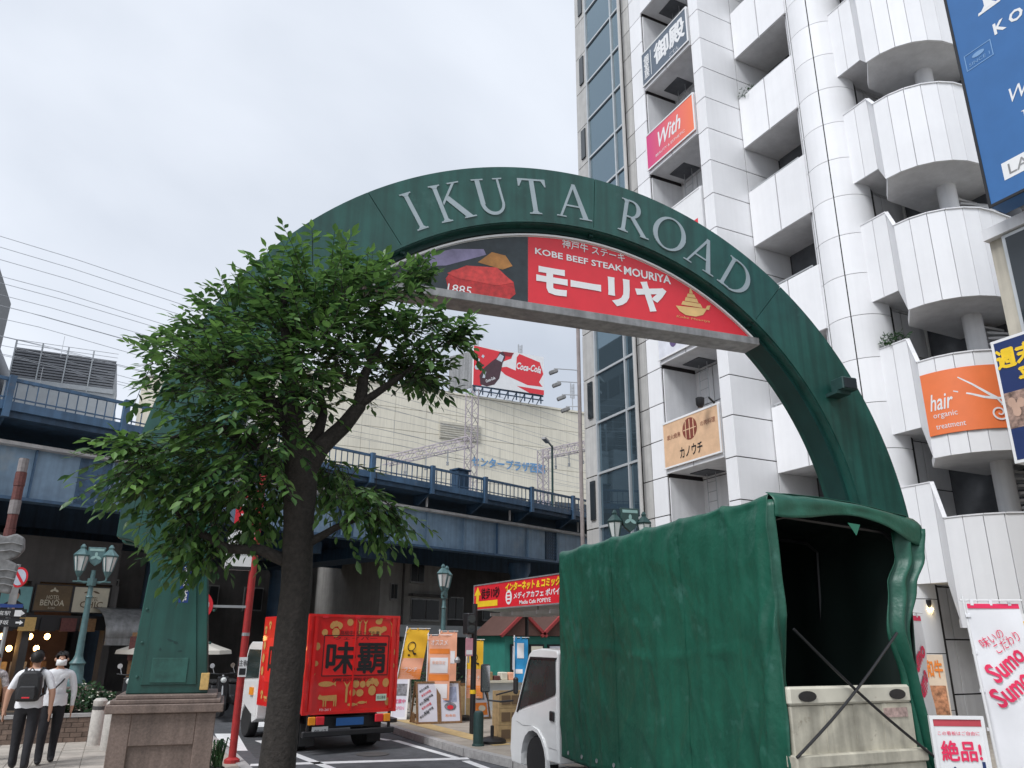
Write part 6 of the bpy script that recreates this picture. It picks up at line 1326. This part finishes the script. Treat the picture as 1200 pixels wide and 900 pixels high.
cr = bpy.data.objects.new('crown', leaf_mesh([i for i in range(len(leaves)) if i not in fset], 'crown')); put(cr, 'crown', tree, (0, 0, 0)); cr['kind'] = 'stuff'
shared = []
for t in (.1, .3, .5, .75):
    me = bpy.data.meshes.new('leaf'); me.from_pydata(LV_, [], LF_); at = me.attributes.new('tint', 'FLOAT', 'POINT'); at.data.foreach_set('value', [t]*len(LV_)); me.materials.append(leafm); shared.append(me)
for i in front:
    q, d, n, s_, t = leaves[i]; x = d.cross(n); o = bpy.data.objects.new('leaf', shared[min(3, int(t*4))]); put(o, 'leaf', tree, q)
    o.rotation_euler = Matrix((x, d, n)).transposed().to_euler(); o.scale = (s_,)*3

# ------------------------------------------------------------------ people
def person(label, loc, rz, H, shirt, trous, sleeves='short', stride=.1, arms=((.02, -.06), (.02, .06)), face=True, mask=False, group=None, hairm=hair_m):
    t = thing('person', label, 'person', loc, rz, group=group, local=True); S = H/1.72
    V_ = []; E_ = []; R_ = []
    def v(p, r, parent=None):
        V_.append(tuple(c*S for c in p)); R_.append((r[0]*S, r[1]*S) if isinstance(r, tuple) else (r*S, r*S))
        if parent is not None: E_.append((parent, len(V_)-1))
        return len(V_)-1
    pel = v((0, 0, .95), (.165, .12)); wa = v((0, 0, 1.08), (.16, .11), pel); ch = v((0, .005, 1.26), (.185, .12), wa); uc = v((0, .01, 1.38), (.145, .09), ch)
    nk = v((0, 0, 1.47), .052, uc); hb = v((0, -.015, 1.53), (.058, .07), nk); hm = v((0, -.018, 1.61), (.076, .095), hb); ht = v((0, -.008, 1.685), (.055, .07), hm)
    v((0, -.115, 1.60), .012, hm)                                   # nose
    for sx, (dx, dy) in zip((-1, 1), arms):
        s_ = v((sx*.195, .01, 1.375), .07, uc); e = v((sx*(.255+dx), dy*.5, 1.11), .052, s_); w = v((sx*(.25+dx*1.4), dy*1.3-.03, .88), .031, e); pm = v((sx*(.252+dx*1.5), dy*1.5-.045, .80), (.022, .036), w)
        for k, (oy, L) in enumerate(((-.032, .075), (-.011, .085), (.01, .08), (.03, .062))):
            a = v((sx*(.252+dx*1.5), dy*1.5-.045+oy, .765), .0095, pm); v((sx*(.248+dx*1.5), dy*1.5-.05+oy, .765-L), .008, a)
        a = v((sx*(.235+dx*1.5), dy*1.5-.085, .805), .011, pm); v((sx*(.23+dx*1.5), dy*1.5-.1, .765), .009, a)
    for sx in (-1, 1):
        st = stride*sx; h = v((sx*.095, 0, .86), .105, pel); k = v((sx*.1, -st*.6-.02, .48), .078, h); an = v((sx*.1, -st, .1), .058, k); v((sx*.105, -st-.13, .035), (.045, .028), an); v((sx*.095, -st+.05, .035), (.04, .03), an)
    me = bpy.data.meshes.new('skeleton'); me.from_pydata(V_, E_, []); ob = bpy.data.objects.new('skeleton', me); col.objects.link(ob)
    md = ob.modifiers.new('skin', 'SKIN'); md.use_smooth_shade = True; sd = ob.modifiers.new('sub', 'SUBSURF'); sd.levels = sd.render_levels = 2
    for i, r in enumerate(R_): me.skin_vertices[0].data[i].radius = r
    me.skin_vertices[0].data[0].use_root = True
    dg = bpy.context.evaluated_depsgraph_get(); dg.update(); bm_ = bpy.data.meshes.new_from_object(ob.evaluated_get(dg)); bpy.data.objects.remove(ob); bm_.name = 'body'
    bm_.materials.clear()
    for m in (skin, shirt, trous, blackp): bm_.materials.append(m)
    for p in bm_.polygons:
        c = p.center/S; z = c.z; arm = abs(c.x) > .215 and z < 1.34 and z > .6
        if z > 1.455: mi = 0
        elif arm: mi = (1 if (sleeves == 'long' and z > .87) or z > 1.16 else 0)
        elif z > .93: mi = 1
        elif z > .075: mi = 2
        else: mi = 3
        p.material_index = mi; p.use_smooth = True
    bo = bpy.data.objects.new('body', bm_); put(bo, 'body', t, (0, 0, 0))
    b = MB(); rows = []
    for i in range(9):                                              # hair cap, longer at the back
        ph = PI/2*i/8*1.16; row = []
        for k in range(17):
            a = 2*PI*k/16; rr = math.sin(ph); lim = 1.0 if math.sin(a) > -.3 else .62
            pp = ph*lim*(1.32 if math.sin(a) > .1 else 1.); row.append(((.088*math.sin(pp)*math.cos(a)+.004*math.sin(a*7))*S, (.008+.112*math.sin(pp)*math.sin(a))*S, (1.625+.105*math.cos(pp)+.004*math.sin(a*5+i))*S))
        rows.append(row)
    hb_ = MB(); hb_.grid([[((.186 if zz > .95 else .194)*math.cos(2*PI*k/20)*S, .146*math.sin(2*PI*k/20)*S, (zz+.008*math.sin(k*2.1))*S) for k in range(21)] for zz in (.885, .93, .99, 1.06)]); hb_.build('shirt_hem', shirt, t, smooth='all')
    hs_ = MB()
    for k in range(260):
        r_ = rows[rg.randint(0, 6)][rg.randint(0, 16)]; q_ = Vector(r_); n_ = (q_-Vector((0, .01, 1.6*S))).normalized(); d_ = (n_*.5+Vector((rg.gauss(0, .5), rg.gauss(0, .5), -.5))).normalized(); s_ = d_.orthogonal().normalized()*.006
        hs_.add([q_-s_, q_+s_, q_+d_*rg.uniform(.02, .045)+n_*.01], [(0, 1, 2)])
    hs_.build('hair_strands', hairm, t)['kind'] = 'stuff'
    b.grid(rows, flip=False); b.build('hair', hairm, t, smooth='all', solid=.012)
    if face:
        for sx in (-1, 1): MB().lathe([(.002, -.006), (.008, 0), (.002, .006)], 8, (sx*.032*S, -.108*S, 1.625*S)).build('eye', hair_m, t); MB().lathe([(.006, 0), (.02, .02), (.02, .04), (.006, .055)], 8, (sx*.088*S, .0, 1.575*S)).build('ear', skin, t)
        if not mask: MB().box(-.025*S, .025*S, -.112*S, -.1*S, 1.553*S, 1.561*S).build('mouth', mat('lips %s' % label[:12], (.4, .15, .12), .6), t)
    if mask:
        b = MB(); b.grid([[((math.sin(a)*.082)*S, (-.022-.1*math.cos(a)*(1-.25*abs(zz-1.565)/.05))*S, zz*S) for a in (-1.25, -.8, -.4, 0, .4, .8, 1.25)] for zz in (1.51, 1.54, 1.57, 1.605)]); b.build('face_mask', swhite, t, smooth='all', solid=.004)
    return t, S
p1, S = person('man in white T-shirt with black backpack walking away, far left', (-1.02, 14.4, 0), RAD(172), 1.66, shirt_w, trouser, 'short', .09, ((.05, .08), (.05, .02)))
bp = thing('backpack', 'black backpack on the back of the man in the white T-shirt', 'backpack', (-1.02, 14.4, 0), RAD(172), local=True)
MB().prism([(-.15, .95), (.15, .95), (.165, 1.1), (.15, 1.3), (.1, 1.38), (-.1, 1.38), (-.15, 1.3), (-.165, 1.1)], 'y', .1, .26).build('main_bag', mat('black nylon', (.018, .018, .02), .6, var=.2, bump=.2), bp, bevel=.04, seg=2)
MB().prism([(-.12, .97), (.12, .97), (.13, 1.05), (.11, 1.17), (-.11, 1.17), (-.13, 1.05)], 'y', .25, .3).build('front_pocket', MATS['black nylon'], bp, bevel=.02); MB().box(-.05, .05, .296, .303, 1.0, 1.02).build('label_tab', sred, bp)
for sx in (-1, 1): MB().tube([(sx*.1, .15, 1.36), (sx*.11, .07, 1.41), (sx*.12, -.06, 1.4), (sx*.125, -.14, 1.27), (sx*.14, -.135, 1.15), (sx*.185, .0, 1.05), (sx*.13, .13, 1.0)], .017, 6).build('shoulder_strap', MATS['black nylon'], bp)
MB().tube([(-.04, .2, 1.37), (0, .2, 1.42), (.04, .2, 1.37)], .01, 6).build('grab_handle', MATS['black nylon'], bp)
p2, S = person('man in white long sleeved shirt and face mask walking towards the camera', (-.72, 14.95, 0), RAD(8), 1.63, shirt_w, trouser, 'long', -.13, ((.02, -.03), (.02, .06)), mask=True)
MB().tube([(.13, .02, 1.37*S), (.06, -.115, 1.27*S), (-.06, -.13, 1.12*S), (-.15, -.05, 1.0*S), (-.14, .08, .98*S), (0, .12, 1.18*S), (.12, .07, 1.36*S)], .012, 6).build('bag_strap', blackp, p2)
pat = mat('patterned shirt cloth', (.5, .46, .46), .8, var=.8, scale=22)
person('passer-by in a patterned shirt cut by the left picture edge', (-1.72, 15.6, 0), RAD(10), 1.62, pat, trouser, 'short')
